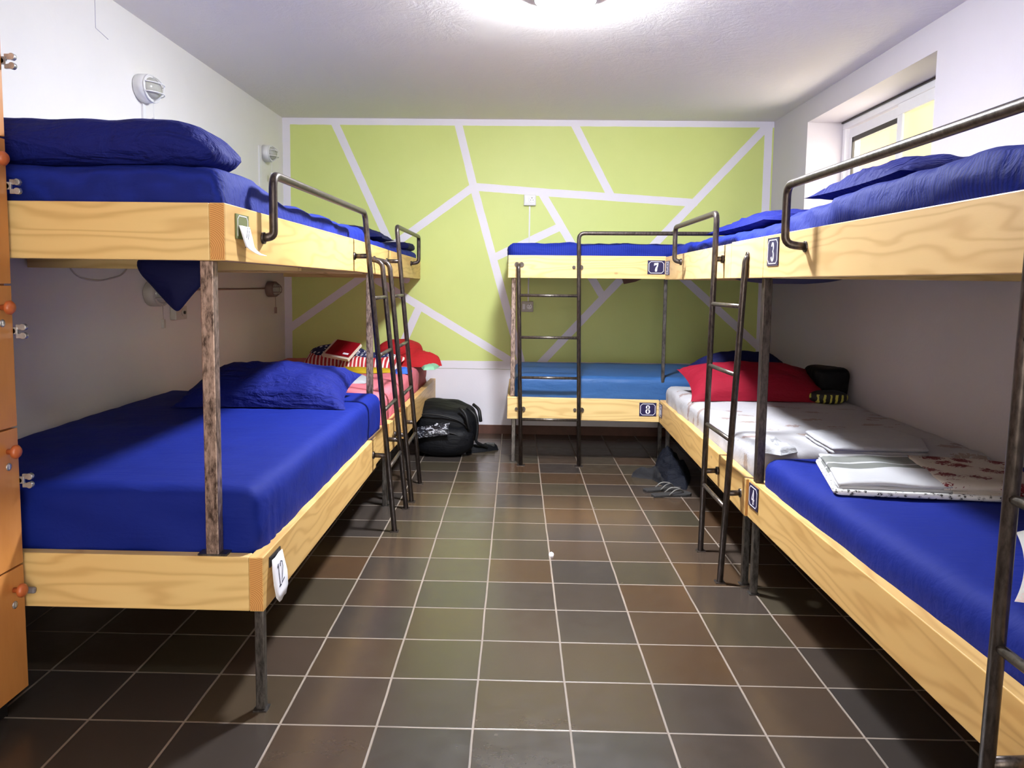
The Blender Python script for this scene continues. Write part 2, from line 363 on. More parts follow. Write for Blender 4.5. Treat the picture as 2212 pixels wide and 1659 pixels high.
# ------------------------------------------------------------------ mesh helpers
class MB:
    def __init__(s): s.v = []; s.f = []; s.mi = []; s.sm = []
    def add(s, vs, fs, mi=0, smooth=False):
        o = len(s.v); s.v += [tuple(p) for p in vs]
        for q in fs: s.f.append([i + o for i in q]); s.mi.append(mi); s.sm.append(smooth)
        return s
    def hexa(s, p, mi=0, endmi=None):
        """p: 8 points, bottom 4 ccw then top 4 ccw; faces 2 and 4 (short ends) may take endmi"""
        fs = [(3, 2, 1, 0), (4, 5, 6, 7), (0, 1, 5, 4), (1, 2, 6, 5), (2, 3, 7, 6), (3, 0, 4, 7)]
        o = len(s.v); s.v += [tuple(q) for q in p]
        for i, q in enumerate(fs):
            s.f.append([j + o for j in q]); s.mi.append(endmi if (endmi is not None and i in (2, 4)) else mi); s.sm.append(False)
        return s
    def box(s, x0, x1, y0, y1, z0, z1, mi=0):
        return s.hexa([(x0, y0, z0), (x1, y0, z0), (x1, y1, z0), (x0, y1, z0), (x0, y0, z1), (x1, y0, z1), (x1, y1, z1), (x0, y1, z1)], mi)
    def tube(s, pts, r, seg=10, fil=0.0, mi=0, square=False, taper=None):
        P = [Vector(p) for p in pts]
        if fil > 0 and len(P) > 2:
            Q = [P[0]]
            for i in range(1, len(P) - 1):
                a, b, c = P[i - 1], P[i], P[i + 1]
                d1 = (a - b); d2 = (c - b); t = min(fil, d1.length * .45, d2.length * .45)
                p1 = b + d1.normalized() * t; p2 = b + d2.normalized() * t
                for k in range(6):
                    u = k / 5; Q.append(p1 * (1 - u) ** 2 + b * 2 * u * (1 - u) + p2 * u * u)
            Q.append(P[-1]); P = Q
        n = len(P); T = []
        for i in range(n):
            d = (P[min(i + 1, n - 1)] - P[max(i - 1, 0)]).normalized(); T.append(d)
        up = Vector((0, 0, 1)) if abs(T[0].z) < .9 else Vector((1, 0, 0))
        N = (up - T[0] * up.dot(T[0])).normalized(); rings = []; o = len(s.v)
        for i in range(n):
            N = (N - T[i] * N.dot(T[i])).normalized(); B = T[i].cross(N)
            ri = r if taper is None else r * taper[min(i, len(taper) - 1)]
            for k in range(seg):
                a = 2 * math.pi * (k + (.5 if square else 0)) / seg
                rad = ri * (1.414 if square else 1)
                s.v.append(tuple(P[i] + N * math.cos(a) * rad + B * math.sin(a) * rad))
        for i in range(n - 1):
            for k in range(seg):
                s.f.append([o + i * seg + k, o + i * seg + (k + 1) % seg, o + (i + 1) * seg + (k + 1) % seg, o + (i + 1) * seg + k]); s.mi.append(mi); s.sm.append(not square)
        s.f.append([o + k for k in range(seg)][::-1]); s.mi.append(mi); s.sm.append(False)
        s.f.append([o + (n - 1) * seg + k for k in range(seg)]); s.mi.append(mi); s.sm.append(False)
        return s
    def revolve(s, prof, c, axis='z', seg=28, mi=0, sx=1, sy=1):
        """prof: (r, h) list; axis: direction of h"""
        o = len(s.v); n = len(prof)
        for r, h in prof:
            for k in range(seg):
                a = 2 * math.pi * k / seg; p, q = r * math.cos(a) * sx, r * math.sin(a) * sy
                if axis == 'z': s.v.append((c[0] + p, c[1] + q, c[2] + h))
                elif axis == 'x': s.v.append((c[0] + h, c[1] + p, c[2] + q))
                else: s.v.append((c[0] + p, c[1] + h, c[2] + q))
        for i in range(n - 1):
            for k in range(seg):
                s.f.append([o + i * seg + k, o + i * seg + (k + 1) % seg, o + (i + 1) * seg + (k + 1) % seg, o + (i + 1) * seg + k]); s.mi.append(mi); s.sm.append(True)
        for e in (0, n - 1):
            s.f.append([o + e * seg + k for k in range(seg)]); s.mi.append(mi); s.sm.append(False)
        return s
    def build(s, name, mats, parent=None, bevel=0.0, subsurf=0):
        me = bpy.data.meshes.new(name); me.from_pydata(s.v, [], s.f)
        for m in (mats if isinstance(mats, (list, tuple)) else [mats]): me.materials.append(m)
        for p, mi, sm in zip(me.polygons, s.mi, s.sm): p.material_index = mi; p.use_smooth = sm
        bm = bmesh.new(); bm.from_mesh(me); bmesh.ops.recalc_face_normals(bm, faces=bm.faces)
        if bevel: bmesh.ops.bevel(bm, geom=bm.edges[:], offset=bevel, segments=2, affect='EDGES', profile=0.5, clamp_overlap=True)
        bm.to_mesh(me); bm.free(); me.update()
        o = bpy.data.objects.new(name, me); COL.objects.link(o)
        if parent is not None:
            o.parent = parent
            # geometry is written in room coordinates, so undo the parent's offset
            q = parent; off = Vector((0, 0, 0))
            while q is not None: off += q.location; q = q.parent
            o.location = -off
        return o

def tag(o, label, cat, group=None):
    o['label'] = label; o['category'] = cat
    if group: o['group'] = group
    return o
def struct(o, label=None):
    o['kind'] = 'structure'
    if label: o['label'] = label
    return o
def thing(name, loc, label, cat, group=None):
    e = bpy.data.objects.new(name, None); e.empty_display_size = 0.1; COL.objects.link(e); e.location = loc
    return tag(e, label, cat, group)
def ground(o):
    """move a single mesh's origin to the middle of its base"""
    vs = [v.co for v in o.data.vertices]
    c = Vector(((min(v.x for v in vs) + max(v.x for v in vs)) / 2, (min(v.y for v in vs) + max(v.y for v in vs)) / 2, min(v.z for v in vs)))
    for v in o.data.vertices: v.co -= c
    o.location = c; return o

def sstep(a, b, x):
    t = max(0, min(1, (x - a) / (b - a))); return t * t * (3 - 2 * t)

def soft_box(x0, x1, y0, y1, z0, z1, r=0.04, step=0.035, amp=0.006, freq=5, seed=0, top=None, side=1.0, skew=None):
    """rounded, wrinkled slab; top(x,y) adds height to the upper half"""
    m = MB(); nx = max(2, int((x1 - x0) / step)); ny = max(2, int((y1 - y0) / step)); nz = max(3, int((z1 - z0) / 0.025))
    idx = {}; vs = []; fs = []
    def vid(i, j, k):
        if (i, j, k) not in idx:
            x = x0 + (x1 - x0) * i / nx; y = y0 + (y1 - y0) * j / ny; z = z0 + (z1 - z0) * k / nz
            rz = min(r, (z1 - z0) / 2.01)
            cx_ = min(max(x, x0 + r), x1 - r); cy_ = min(max(y, y0 + r), y1 - r); cz_ = min(max(z, z0 + rz), z1 - rz)
            d = Vector((x - cx_, y - cy_, z - cz_)); L = d.length
            p = Vector((cx_, cy_, cz_)) + (d / L * r * min(1, max(abs(d.x) / r, abs(d.y) / r, abs(d.z) / rz)) if L > 1e-9 else Vector((0, 0, 0)))
            t = (z - z0) / (z1 - z0)
            q = Vector((x * freq, y * freq, z * freq + seed * 7.3))
            n1 = mn.noise(q) + .5 * mn.noise(q * 2.3)
            dg = mn.noise(Vector(((x + z * 1.2) * 9, (y - z * 1.2) * 9, seed)))   # slanting tension folds
            nrm = Vector((0, 0, 0))
            if i in (0, nx): nrm.x = -1 if i == 0 else 1
            if j in (0, ny): nrm.y = -1 if j == 0 else 1
            if k == nz: nrm.z = 1
            p += nrm * (amp * n1) + Vector((nrm.x, nrm.y, 0)) * (side * amp * 1.3 * dg * (1 - abs(2 * t - 1) * .5))
            if top and t > 0: p.z += top(x, y) * t
            if skew: p = Vector(skew(p))
            idx[(i, j, k)] = len(vs); vs.append(p)
        return idx[(i, j, k)]
    for i in range(nx):
        for j in range(ny):
            fs.append((vid(i, j, nz), vid(i + 1, j, nz), vid(i + 1, j + 1, nz), vid(i, j + 1, nz)))
            fs.append((vid(i, j, 0), vid(i, j + 1, 0), vid(i + 1, j + 1, 0), vid(i + 1, j, 0)))
    for k in range(nz):
        for i in range(nx):
            fs.append((vid(i, 0, k), vid(i + 1, 0, k), vid(i + 1, 0, k + 1), vid(i, 0, k + 1)))
            fs.append((vid(i, ny, k), vid(i, ny, k + 1), vid(i + 1, ny, k + 1), vid(i + 1, ny, k)))
        for j in range(ny):
            fs.append((vid(0, j, k), vid(0, j, k + 1), vid(0, j + 1, k + 1), vid(0, j + 1, k)))
            fs.append((vid(nx, j, k), vid(nx, j + 1, k), vid(nx, j + 1, k + 1), vid(nx, j, k + 1)))
    m.add(vs, fs, smooth=True); return m

def pillow(c, w, d, h, rot=0.0, tilt=(0, 0), n=26, amp=0.012, seed=0, pinch=0.09, pw=2.6, flat=0.35, zf=None):
    """cushion with drawn-out corners; c = centre of its underside"""
    m = MB(); vs = []; fs = []; R = Matrix.Rotation(rot, 3, 'Z') @ Matrix.Rotation(tilt[0], 3, 'X') @ Matrix.Rotation(tilt[1], 3, 'Y')
    def pt(i, j, sgn):
        u = -1 + 2 * i / n; v = -1 + 2 * j / n
        k = 1 - pinch * (1 - (u * u if abs(u) > abs(v) else v * v) * 0 - abs(u * v) ** 0.6 * 1.0) * 1.0
        x = u * w / 2 * (1 - pinch * (1 - v * v) * 0 - pinch * (1 - abs(v) ** 1.5) * 0 + 0) ; y = v * d / 2
        x *= 1 - pinch * (1 - abs(v) ** 2) ; y *= 1 - pinch * (1 - abs(u) ** 2)
        t = max(0, (1 - abs(u) ** pw)) ** .55 * max(0, (1 - abs(v) ** pw)) ** .55
        q = Vector((x * 7 + seed, y * 7, seed * 3.1)); e = max(abs(u), abs(v))
        wr = (mn.noise(q) + .6 * mn.noise(q * 2.4)) * amp * t ** .5 * 1.3
        fold = mn.noise(Vector((u * 9 + v * 3, v * 2 - u, seed + 9))) * amp * (e ** 3) * t ** .3 * 1.6
        z = (h * t * (1 if sgn > 0 else -flat)) + (wr + fold) * (1 if sgn > 0 else .3)
        p = R @ Vector((x, y, z + h * flat)) + Vector(c)
        if zf: p.z = max(p.z, zf)
        return p
    for sgn in (1, -1):
        o = len(vs)
        for i in range(n + 1):
            for j in range(n + 1): vs.append(pt(i, j, sgn))
        for i in range(n):
            for j in range(n):
                a = o + i * (n + 1) + j; q = (a, a + n + 1, a + n + 2, a + 1); fs.append(q if sgn > 0 else q[::-1])
    m.add(vs, fs, smooth=True); return m

def blob(c, rx, ry, rz, e=2.6, amp=0.015, freq=6, seed=0, nu=36, nv=20, rot=0.0, shape=None):
    m = MB(); vs = []; fs = []; R = Matrix.Rotation(rot, 3, 'Z')
    def sp(x, k): return math.copysign(abs(x) ** (2 / k), x)
    for j in range(nv + 1):
        ph = -math.pi / 2 + math.pi * j / nv
        for i in range(nu):
            th = 2 * math.pi * i / nu
            p = Vector((rx * sp(math.cos(ph), e) * sp(math.cos(th), e), ry * sp(math.cos(ph), e) * sp(math.sin(th), e), rz * sp(math.sin(ph), e)))
            if shape: p = Vector(shape(p))
            q = p * freq + Vector((seed, seed * 2, 0)); nn = mn.noise(q) + .5 * mn.noise(q * 2.2)
            p += p.normalized() * amp * nn
            p = R @ p + Vector(c); p.z = max(p.z, c[2] - rz)
            vs.append(p)
    for j in range(nv):
        for i in range(nu):
            fs.append((j * nu + i, j * nu + (i + 1) % nu, (j + 1) * nu + (i + 1) % nu, (j + 1) * nu + i))
    m.add(vs, fs, smooth=True); return m

def heap(outline, z0, h, seed=0, freq=9, n=30, amp=0.5, edge=0.35):
    """crumpled cloth over an outline polygon (x, y), resting on z0"""
    cx_ = sum(p[0] for p in outline) / len(outline); cy_ = sum(p[1] for p in outline) / len(outline)
    m = MB(); vs = []; fs = []; K = len(outline); seg = 48; rings = 14
    def edge_pt(a):
        t = a / seg * K; i = int(t) % K; u = t - int(t); u = u * u * (3 - 2 * u)
        p, q = outline[i], outline[(i + 1) % K]; return (p[0] * (1 - u) + q[0] * u, p[1] * (1 - u) + q[1] * u)
    for r in range(rings + 1):
        f = r / rings
        for a in range(seg):
            ex, ey = edge_pt(a); x = cx_ + (ex - cx_) * f; y = cy_ + (ey - cy_) * f
            q = Vector((x * freq, y * freq, seed * 5.7)); nz = mn.noise(q) + .6 * mn.noise(q * 2.1) + .35 * abs(mn.noise(q * 4.1))
            z = z0 + h * (max(0.0, 1 - f ** 3) ** .5) * max(.15, (1 + amp * nz)) * (1 - .3 * f) + (0.004 if f < 1 else 0)
            vs.append((x, y, z))
    for r in range(rings):
        for a in range(seg):
            fs.append((r * seg + a, r * seg + (a + 1) % seg, (r + 1) * seg + (a + 1) % seg, (r + 1) * seg + a))
    o = len(vs); 
    for a in range(seg): x, y, z = vs[rings * seg + a]; vs.append((x, y, z0))
    for a in range(seg): fs.append((rings * seg + a, rings * seg + (a + 1) % seg, o + (a + 1) % seg, o + a))
    fs.append(tuple(o + a for a in range(seg))[::-1])
    m.add(vs, fs, smooth=True); return m

def slab_poly(poly, z0, z1, layers=1, seed=0, wob=0.004, sub=8, sag=0.0):
    """folded stack of cloth: polygon (x,y) prism with rounded, layered edges"""
    m = MB(); pts = []
    K = len(poly)
    for i in range(K):
        a, b = poly[i], poly[(i + 1) % K]
        for s_ in range(sub): u = s_ / sub; pts.append((a[0] * (1 - u) + b[0] * u, a[1] * (1 - u) + b[1] * u))
    cx_ = sum(p[0] for p in pts) / len(pts); cy_ = sum(p[1] for p in pts) / len(pts); n = len(pts)
    vs = []; fs = []; prof = []
    for l in range(layers):
        for q in range(5):
            t = q / 4; prof.append((z0 + (z1 - z0) * (l + t) / layers, math.sin(math.pi * t) ** .5 * 0.010 - .010))
    for R, (z, off) in enumerate(prof):
        for i, (x, y) in enumerate(pts):
            dx, dy = x - cx_, y - cy_; L = math.hypot(dx, dy)
            w = wob * mn.noise(Vector((x * 14, y * 14, R * .35 + seed)))
            vs.append((x + dx / L * (off + w), y + dy / L * (off + w), z + wob * mn.noise(Vector((x * 6, y * 6, seed))) * (z - z0) / (z1 - z0)))
    for R in range(len(prof) - 1):
        for i in range(n): fs.append((R * n + i, R * n + (i + 1) % n, (R + 1) * n + (i + 1) % n, (R + 1) * n + i))
    o = (len(prof) - 1) * n; rings = 8; prev = o
    for g in range(1, rings + 1):
        f = 1 - g / (rings + .0001); base = len(vs)
        for i in range(n):
            x0_, y0_, z_ = vs[o + i]; x = cx_ + (x0_ - cx_) * f; y = cy_ + (y0_ - cy_) * f
            vs.append((x, y, z1 + 0.003 * (1 - f) + wob * 1.2 * mn.noise(Vector((x * 9, y * 9, seed + 3)))))
        for i in range(n): fs.append((prev + i, prev + (i + 1) % n, base + (i + 1) % n, base + i))
        prev = base
    fs.append(tuple(range(n))[::-1])
    m.add(vs, fs, smooth=True); return m

def beam(p0, p1, side, th, h, z0=None, z1=None):
    """board from p0 to p1 (x, y, zbottom) of the outer face; th thick towards side (unit xy)"""
    a, b = Vector(p0), Vector(p1); s = Vector((side[0], side[1], 0)) * th; up = Vector((0, 0, h))
    m = MB(); m.hexa([a, a + s, b + s, b, a + up, a + s + up, b + s + up, b + up], 0, 1); return m

# ------------------------------------------------------------------ room
WT = 0.30
m = MB(); m.box(XL - .05, XR + .05, YF - .05, YB + .05, -0.10, 0.0); struct(m.build('floor', M_FLOOR), 'dark ceramic tile floor with pale grout')
m = MB(); m.box(XL - .05, XR + .05, YF - .05, YB + .05, ZC, ZC + .1); struct(m.build('ceiling', M_CEIL), 'off white swirled plaster ceiling')
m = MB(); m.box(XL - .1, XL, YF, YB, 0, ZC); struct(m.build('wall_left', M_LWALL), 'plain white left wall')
m = MB(); m.box(XL, XR, YB, YB + .1, 0, ZC); struct(m.build('wall_back', M_MURAL), 'back wall with lime green mural crossed by white lines')
m = MB(); m.box(XL, -.5, YF - .1, YF, 0, ZC); m.box(.6, XR, YF - .1, YF, 0, ZC); m.box(-.5, .6, YF - .1, YF, 2.06, ZC); struct(m.build('wall_front', M_FWALL), 'white wall behind the camera')  # unseen wall, opening cut to let in extra daylight
WY0, WY1, WZ0, WZ1 = 4.29, 6.145, 1.86, 2.58
XW = XR + .40
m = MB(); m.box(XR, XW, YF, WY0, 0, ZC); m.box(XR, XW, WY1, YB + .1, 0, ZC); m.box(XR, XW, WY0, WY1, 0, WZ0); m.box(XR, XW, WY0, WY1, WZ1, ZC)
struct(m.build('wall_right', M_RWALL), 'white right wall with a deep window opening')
# skirting on the back wall
m = MB(); m.box(XL, XR, YB - .012, YB, 0, .078); struct(m.build('baseboard_back', M_SKIRT), 'worn red brown skirting under the mural wall')

# window: white sliding frame, near sash frosted, far sash slid open
fx0, fx1 = XR + .265, XR + .33
m = MB()
m.box(fx0, fx1, WY0, WY1, WZ1 - .055, WZ1); m.box(fx0, fx1, WY0, WY1, WZ0, WZ0 + .05); m.box(fx0, fx1, WY1 - .05, WY1, WZ0 + .0502, WZ1 - .0552); m.box(fx0, fx1, WY0, WY0 + .05, WZ0 + .0502, WZ1 - .0552)
win = struct(m.build('window_1', M_PVC, bevel=.004), 'white framed sliding window')
m = MB(); m.box(fx0 - .012, fx0 + .02, WY0, WY1, WZ1 - .012, WZ1 - .002); m.build('window_gasket', M_DARKF, win)
m = MB(); a0, a1 = 5.20, WY1 - .055; sx0, sx1 = fx0 + .03, fx1 - .004
m.box(sx0, sx1, a0, a0 + .06, WZ0 + .1102, WZ1 - .1302); m.box(sx0, sx1, a1 - .06, a1, WZ0 + .1102, WZ1 - .1302); m.box(sx0, sx1, a0, a1, WZ1 - .13, WZ1 - .06); m.box(sx0, sx1, a0, a1, WZ0 + .05, WZ0 + .11)
sash = m.build('window_sash', M_PVC, win, bevel=.003)
m = MB(); m.box(sx0 + .012, sx0 + .016, a0 + .05, a1 - .05, WZ0 + .1, WZ1 - .12); m.build('window_pane', M_PANE, sash)
m = MB(); 
m.box(sx0 - .004, sx0 + .012, a0 + .06, a1 - .06, WZ1 - .165, WZ1 - .13); m.box(sx0 - .004, sx0 + .012, a1 - .075, a1 - .06, WZ0 + .1, WZ1 - .13); m.build('pane_gasket', M_DARKF, sash)
m = MB(); a0, a1 = WY0 + .05, 5.26; sx0, sx1 = fx0 - .006, fx0 + .03
m.box(sx0, sx1, a0, a0 + .06, WZ0 + .1102, WZ1 - .1302); m.box(sx0, sx1, a1 - .07, a1, WZ0 + .1102, WZ1 - .1302); m.box(sx0, sx1, a0, a1, WZ1 - .13, WZ1 - .06); m.box(sx0, sx1, a0, a1, WZ0 + .05, WZ0 + .11)
sash = m.build('window_sash', M_PVC, win, bevel=.003)
m = MB(); m.box(sx0 + .014, sx0 + .020, a0 + .05, a1 - .06, WZ0 + .1, WZ1 - .12); m.build('window_pane', M_FROST, sash)
# the house across the alley seen through the window
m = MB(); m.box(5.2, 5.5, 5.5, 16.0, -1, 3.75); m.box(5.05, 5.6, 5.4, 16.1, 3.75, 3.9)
tag(ground(m.build('house_wall', M_OUT)), 'ochre wall of the house outside the window with sunlight painted on its lower band', 'house')

# ceiling lamps
def dome(x, y, mat, label, r=.14):
    t = thing('ceiling_lamp', (x, y, ZC), label, 'lamp')
    m = MB(); m.revolve([(r + .004, -.044), (r + .014, -.044), (r + .014, 0)], (x, y, ZC), seg=40); m.build('lamp_base', M_PLASTIC, t)
    m = MB(); m.revolve([(r * math.cos(a), -.034 - .056 * math.sin(a)) for a in [i * math.pi / 2 / 9 * .99 for i in range(10)]], (x, y, ZC), seg=40); m.build('lamp_shade', mat, t)
dome(0.20, 3.94, M_LAMP, 'lit round opal ceiling lamp glaring at the top edge of the view')
dome(0.0, 0.35, M_LAMP2, 'second round opal ceiling lamp, unseen, added behind the camera for brightness')  # unseen lamp, added to brighten the near end of the room

# faint marks on the upper left wall
m = MB(); m.tube([(XL + .001, 3.915, 2.70), (XL + .001, 3.913, 2.555), (XL + .001, 4.03, 2.535)], .0018, 6)
tag(ground(m.build('wall_cable', plain('painted_wire', (186, 184, 196), 0.6))), 'thin painted over wire bent on the upper left wall', 'wire')

# ------------------------------------------------------------------ numerals and plates
def ribbon(m, pts, w, O, R, U, N, s, lift=.0016):
    P = [Vector((p[0], p[1])) for p in pts]; n = len(P); L = []; Rt = []
    for i in range(n):
        d = (P[min(i + 1, n - 1)] - P[max(i - 1, 0)]).normalized(); nn = Vector((-d.y, d.x)); wi = w[i] if isinstance(w, (list, tuple)) else w
        L.append(P[i] + nn * wi / 2); Rt.append(P[i] - nn * wi / 2)
    vs = []
    for z in (0, lift):
        for q in L + Rt: vs.append(O + R * (q.x * s) + U * (q.y * s) + N * z)
    k = 2 * n; fs = []
    for i in range(n - 1):
        fs.append((k + i, k + i + 1, k + n + i + 1, k + n + i)); fs.append((i, n + i, n + i + 1, i + 1))
        fs.append((i, i + 1, k + i + 1, k + i)); fs.append((n + i, k + n + i, k + n + i + 1, n + i + 1))
    fs.append((0, k, k + n, n)); fs.append((n - 1, 2 * n - 1, k + 2 * n - 1, k + n - 1)); m.add(vs, fs)

def arc(cx_, cy_, rx, ry, a0, a1, n=16):
    return [(cx_ + rx * math.cos(math.radians(a0 + (a1 - a0) * i / n)), cy_ + ry * math.sin(math.radians(a0 + (a1 - a0) * i / n))) for i in range(n + 1)]
def wid(n, a, b): return [a + (b - a) * math.sin(math.pi * i / n) for i in range(n + 1)]
GLY = {
 '7': [([(-.26, .38), (-.24, .34), (.24, .40)], [.06, .24, .20]), ([(-.25, .44), (-.25, .16)], [.05, .05]), ([(.25, .46), (.16, .2), (.03, -.05), (-.02, -.28), (-.02, -.46)], [.06, .12, .19, .24, .2])],
 '8': [(arc(0, .24, .17, .20, 90, 450, 24), [.06 + .08 * abs(math.cos(math.radians(90 + 15 * i))) for i in range(25)]), (arc(0, -.22, .20, .24, 90, 450, 24), [.06 + .10 * abs(math.cos(math.radians(90 + 15 * i))) for i in range(25)]), ([(-.14, .14), (.14, -.10)], [.13, .13])],
 '3': [(arc(-.01, .24, .17, .21, 165, -80, 18), [.12 if i < 2 else .05 + .10 * math.sin(math.pi * i / 18) for i in range(19)]), (arc(-.01, -.22, .20, .24, 85, -165, 18), [.05 + .11 * math.sin(math.pi * i / 18) if i < 16 else .13 for i in range(19)])],
 '4': [([(.10, .46), (-.26, -.14)], [.07, .07]), ([(-.28, -.18), (.30, -.18)], [.09, .09]), ([(.10, .48), (.10, -.46)], [.15, .15]), ([(-.02, -.46), (.22, -.46)], [.05, .05])],
 '5': [([(-.16, .44), (.22, .40)], [.12, .16]), ([(-.16, .46), (-.18, .02)], [.07, .05]), (arc(-.02, -.18, .21, .26, 120, -165, 18), [.05 + .11 * math.sin(math.pi * i / 18) for i in range(19)])],
 '6': [(arc(0, -.2, .19, .25, 90, 450, 24), [.06 + .09 * abs(math.cos(math.radians(90 + 15 * i))) for i in range(25)]), ([(.17, .40), (0, .42), (-.14, .2), (-.19, -.15)], [.12, .06, .12, .14])],
}
def plate(parent, digit, O, R, U, w=.125, h=.10):
    O, R, U = Vector(O), Vector(R).normalized(), Vector(U); N = R.cross(U)
    def bx(m, a, b, c, d, n0, n1):
        m.hexa([O + R * a + U * c + N * n0, O + R * b + U * c + N * n0, O + R * b + U * c + N * n1, O + R * a + U * c + N * n1, O + R * a + U * d + N * n0, O + R * b + U * d + N * n0, O + R * b + U * d + N * n1, O + R * a + U * d + N * n1])
    m = MB(); bx(m, -w / 2, w / 2, -h / 2, h / 2, 0, .004); p = m.build('number_plate', M_SIGN, parent)
    p['label'] = 'navy enamel plate with the number ' + digit
    m = MB(); a, b, c = w / 2 - .009, h / 2 - .009, .014
    ring = [(-a + c, b), (a - c, b), (a, b - c), (a, -b + c), (a - c, -b), (-a + c, -b), (-a, -b + c), (-a, b - c), (-a + c, b)]
    ribbon(m, ring, .0036, O + N * .004, R, U, N, 1.0, .0008); m.build('plate_border', M_SIGNW, p)
    m = MB()
    for pts, ww in GLY[digit]: ribbon(m, [(x * .9, y) for x, y in pts], ww, O + N * .004, R, U, N, h * .66, .0010)
    m.build('numeral', M_SIGNW, p)

# ------------------------------------------------------------------ bunks
PR, RR = .0145, .0105
def post(parent, x, y, z0, z1, half=.018, name='post', mat=None, x1=None):
    m = MB(); m.tube([(x, y, z0), (x if x1 is None else x1, y, z1)], half, 4, square=True); m.build(name, mat or M_POST, parent, bevel=.003)
def leg(parent, x, y, z1=.33):
    m = MB(); m.tube([(x, y, .004), (x, y, z1)], .0145, 4, square=True); l = m.build('leg', M_LEG, parent, bevel=.003)
    m = MB(); m.box(x - .022, x + .022, y - .022, y + .022, 0, .004); m.build('foot_plate', M_LEG, l)
def flange(m, p, ax, r=.02, t=.006):
    if ax == 'x': m.revolve([(r, -t), (r, t)], p, 'x', 14)
    else: m.revolve([(r, -t), (r, t)], p, 'y', 14)

def ladder(parent, ax, side, A, B, rungs, rail_to, guard_z=1.70, hook_z=1.475, face_up=0, face_lo=0):
    """ax 'y': ladder seen side on, legs spaced along y (front face x = face); ax 'x': legs spaced along x.
    A = (pos, foot, top) leg with guard rail, B = (pos, foot, top) hooked leg. side = sign of the room side"""
    def P(a, o, z): return (o, a, z) if ax == 'y' else (a, o, z)
    (pa, fa, ta), (pb, fb, tb) = A, B
    up = lambda leg_, z: leg_[1] + (leg_[2] - leg_[1]) * z / 1.7
    m = MB()
    m.tube([P(pa, fa, .004), P(pa, up(A, guard_z), guard_z), P(rail_to[0], rail_to[1], guard_z), P(rail_to[0], rail_to[1], hook_z + .02), P(rail_to[0] - .012, face_up, hook_z + .012)], PR, 12, fil=.045)
    m.tube([P(pb, fb, .004), P(pb, up(B, hook_z - .02), hook_z - .02), P(pb, face_up, hook_z)], PR, 12, fil=.045)
    # brackets
    m.tube([P(pa, up(A, hook_z), hook_z), P(pa + .012, face_up, hook_z)], PR * .9, 10)
    for L in (A, B): m.tube([P(L[0], up(L, .415), .415), P(L[0] + .01, face_lo, .415)], PR * .9, 10)
    for q, f in ((pa + .012, face_up), (pb, face_up), (rail_to[0] - .012, face_up)): flange(m, P(q, f + side * .003, hook_z if q != rail_to[0] - .012 else hook_z + .012), 'x' if ax == 'y' else 'y')
    for q in (pa + .01, pb + .01): flange(m, P(q, face_lo + side * .003, .415), 'x' if ax == 'y' else 'y')
    for L in (A, B):
        q = P(L[0], L[1], 0); m.box(q[0] - .022, q[0] + .022, q[1] - .022, q[1] + .022, 0, .004)
    l = m.build('ladder', M_PIPE, parent)
    for z in rungs:
        m = MB(); m.tube([P(pa, up(A, z), z), P(pb, up(B, z), z)], RR, 10); m.build('rung', M_RUNG, l)

RUNGS = (.345, .655, .95, 1.255)

def frame(parent, fr, lo, hi, x0, x1, y0, y1, front, hl=.165, hh=.17, th=.045, mats=(WY, WX)):
    """end and back boards plus decks; lo / hi are bottom heights"""
    for z, h in ((lo, hl), (hi, hh)):
        pass

# ---- left near bunk (11 / 12)
b1 = thing('bunk_bed', (-1.43, 3.47, 0), 'pine and steel bunk bed beside the lockers, tagged with handwritten 11 and 12', 'bunk bed', 'bunk beds')
LF, UF = -.775, -.873
beam((LF, 2.335, .325), (LF, 4.245, .325), (-1, 0), .045, .172).build('front_board', [WY, WE], b1, bevel=.003)
beam((LF - .014, 4.248, .322), (LF - .014, 4.60, .322), (-1, 0), .04, .172).build('front_board', [WY, WE], b1, bevel=.003)
beam((XL + .012, 2.337, .325), (LF - .046, 2.337, .325), (0, 1), .04, .172).build('foot_board', [WX, WE], b1, bevel=.003)
beam((XL + .012, 4.555, .325), (LF - .06, 4.555, .325), (0, 1), .04, .15).build('head_board', [WX, WE], b1, bevel=.003)
m = MB(); m.box(XL + .014, LF - .055, 2.38, 4.55, .40, .425); m.build('bed_deck', M_DECK, b1)
beam((UF, 2.335, 1.402), (UF, 4.226, 1.395), (-1, 0), .048, .17).build('front_board', [WY, WE], b1, bevel=.003)
beam((UF, 4.229, 1.395), (UF, 4.62, 1.39), (-1, 0), .048, .17).build('front_board', [WY, WE], b1, bevel=.003)
beam((XL + .012, 2.337, 1.402), (UF - .049, 2.337, 1.402), (0, 1), .04, .17).build('foot_board', [WX, WE], b1, bevel=.003)
beam((XL + .012, 4.575, 1.392), (UF - .052, 4.575, 1.392), (0, 1), .04, .17).build('head_board', [WX, WE], b1, bevel=.003)
m = MB(); m.box(XL + .014, UF - .05, 2.38, 4.57, 1.44, 1.465); m.build('bed_deck', M_DECK, b1)
m = MB(); m.box(XL + .014, UF - .05, 3.28, 3.33, 1.385, 1.44); m.build('cross_beam', WX, b1)
post(b1, -.935, 2.363, .497, 1.402, .020); post(b1, -.872, 4.58, .50, 1.39, .018)
m = MB(); m.box(-.98, -.89, 2.34, 2.385, .497, .503); m.build('post_plate', M_LEG, b1)
leg(b1, -.793, 2.356); leg(b1, -.79, 4.62, .33); leg(b1, XL + .04, 2.40); leg(b1, XL + .04, 4.5)
ladder(b1, 'y', 1, (4.138, -.656, -.812), (4.566, -.655, -.820), RUNGS, (2.685, -.838), face_up=UF, face_lo=LF)
# taped-on paper number tags
def inkstrokes(m, strokes, O, R, U, N, s, w):
    for st in strokes: ribbon(m, st, w, O, R, U, N, s, .0006)
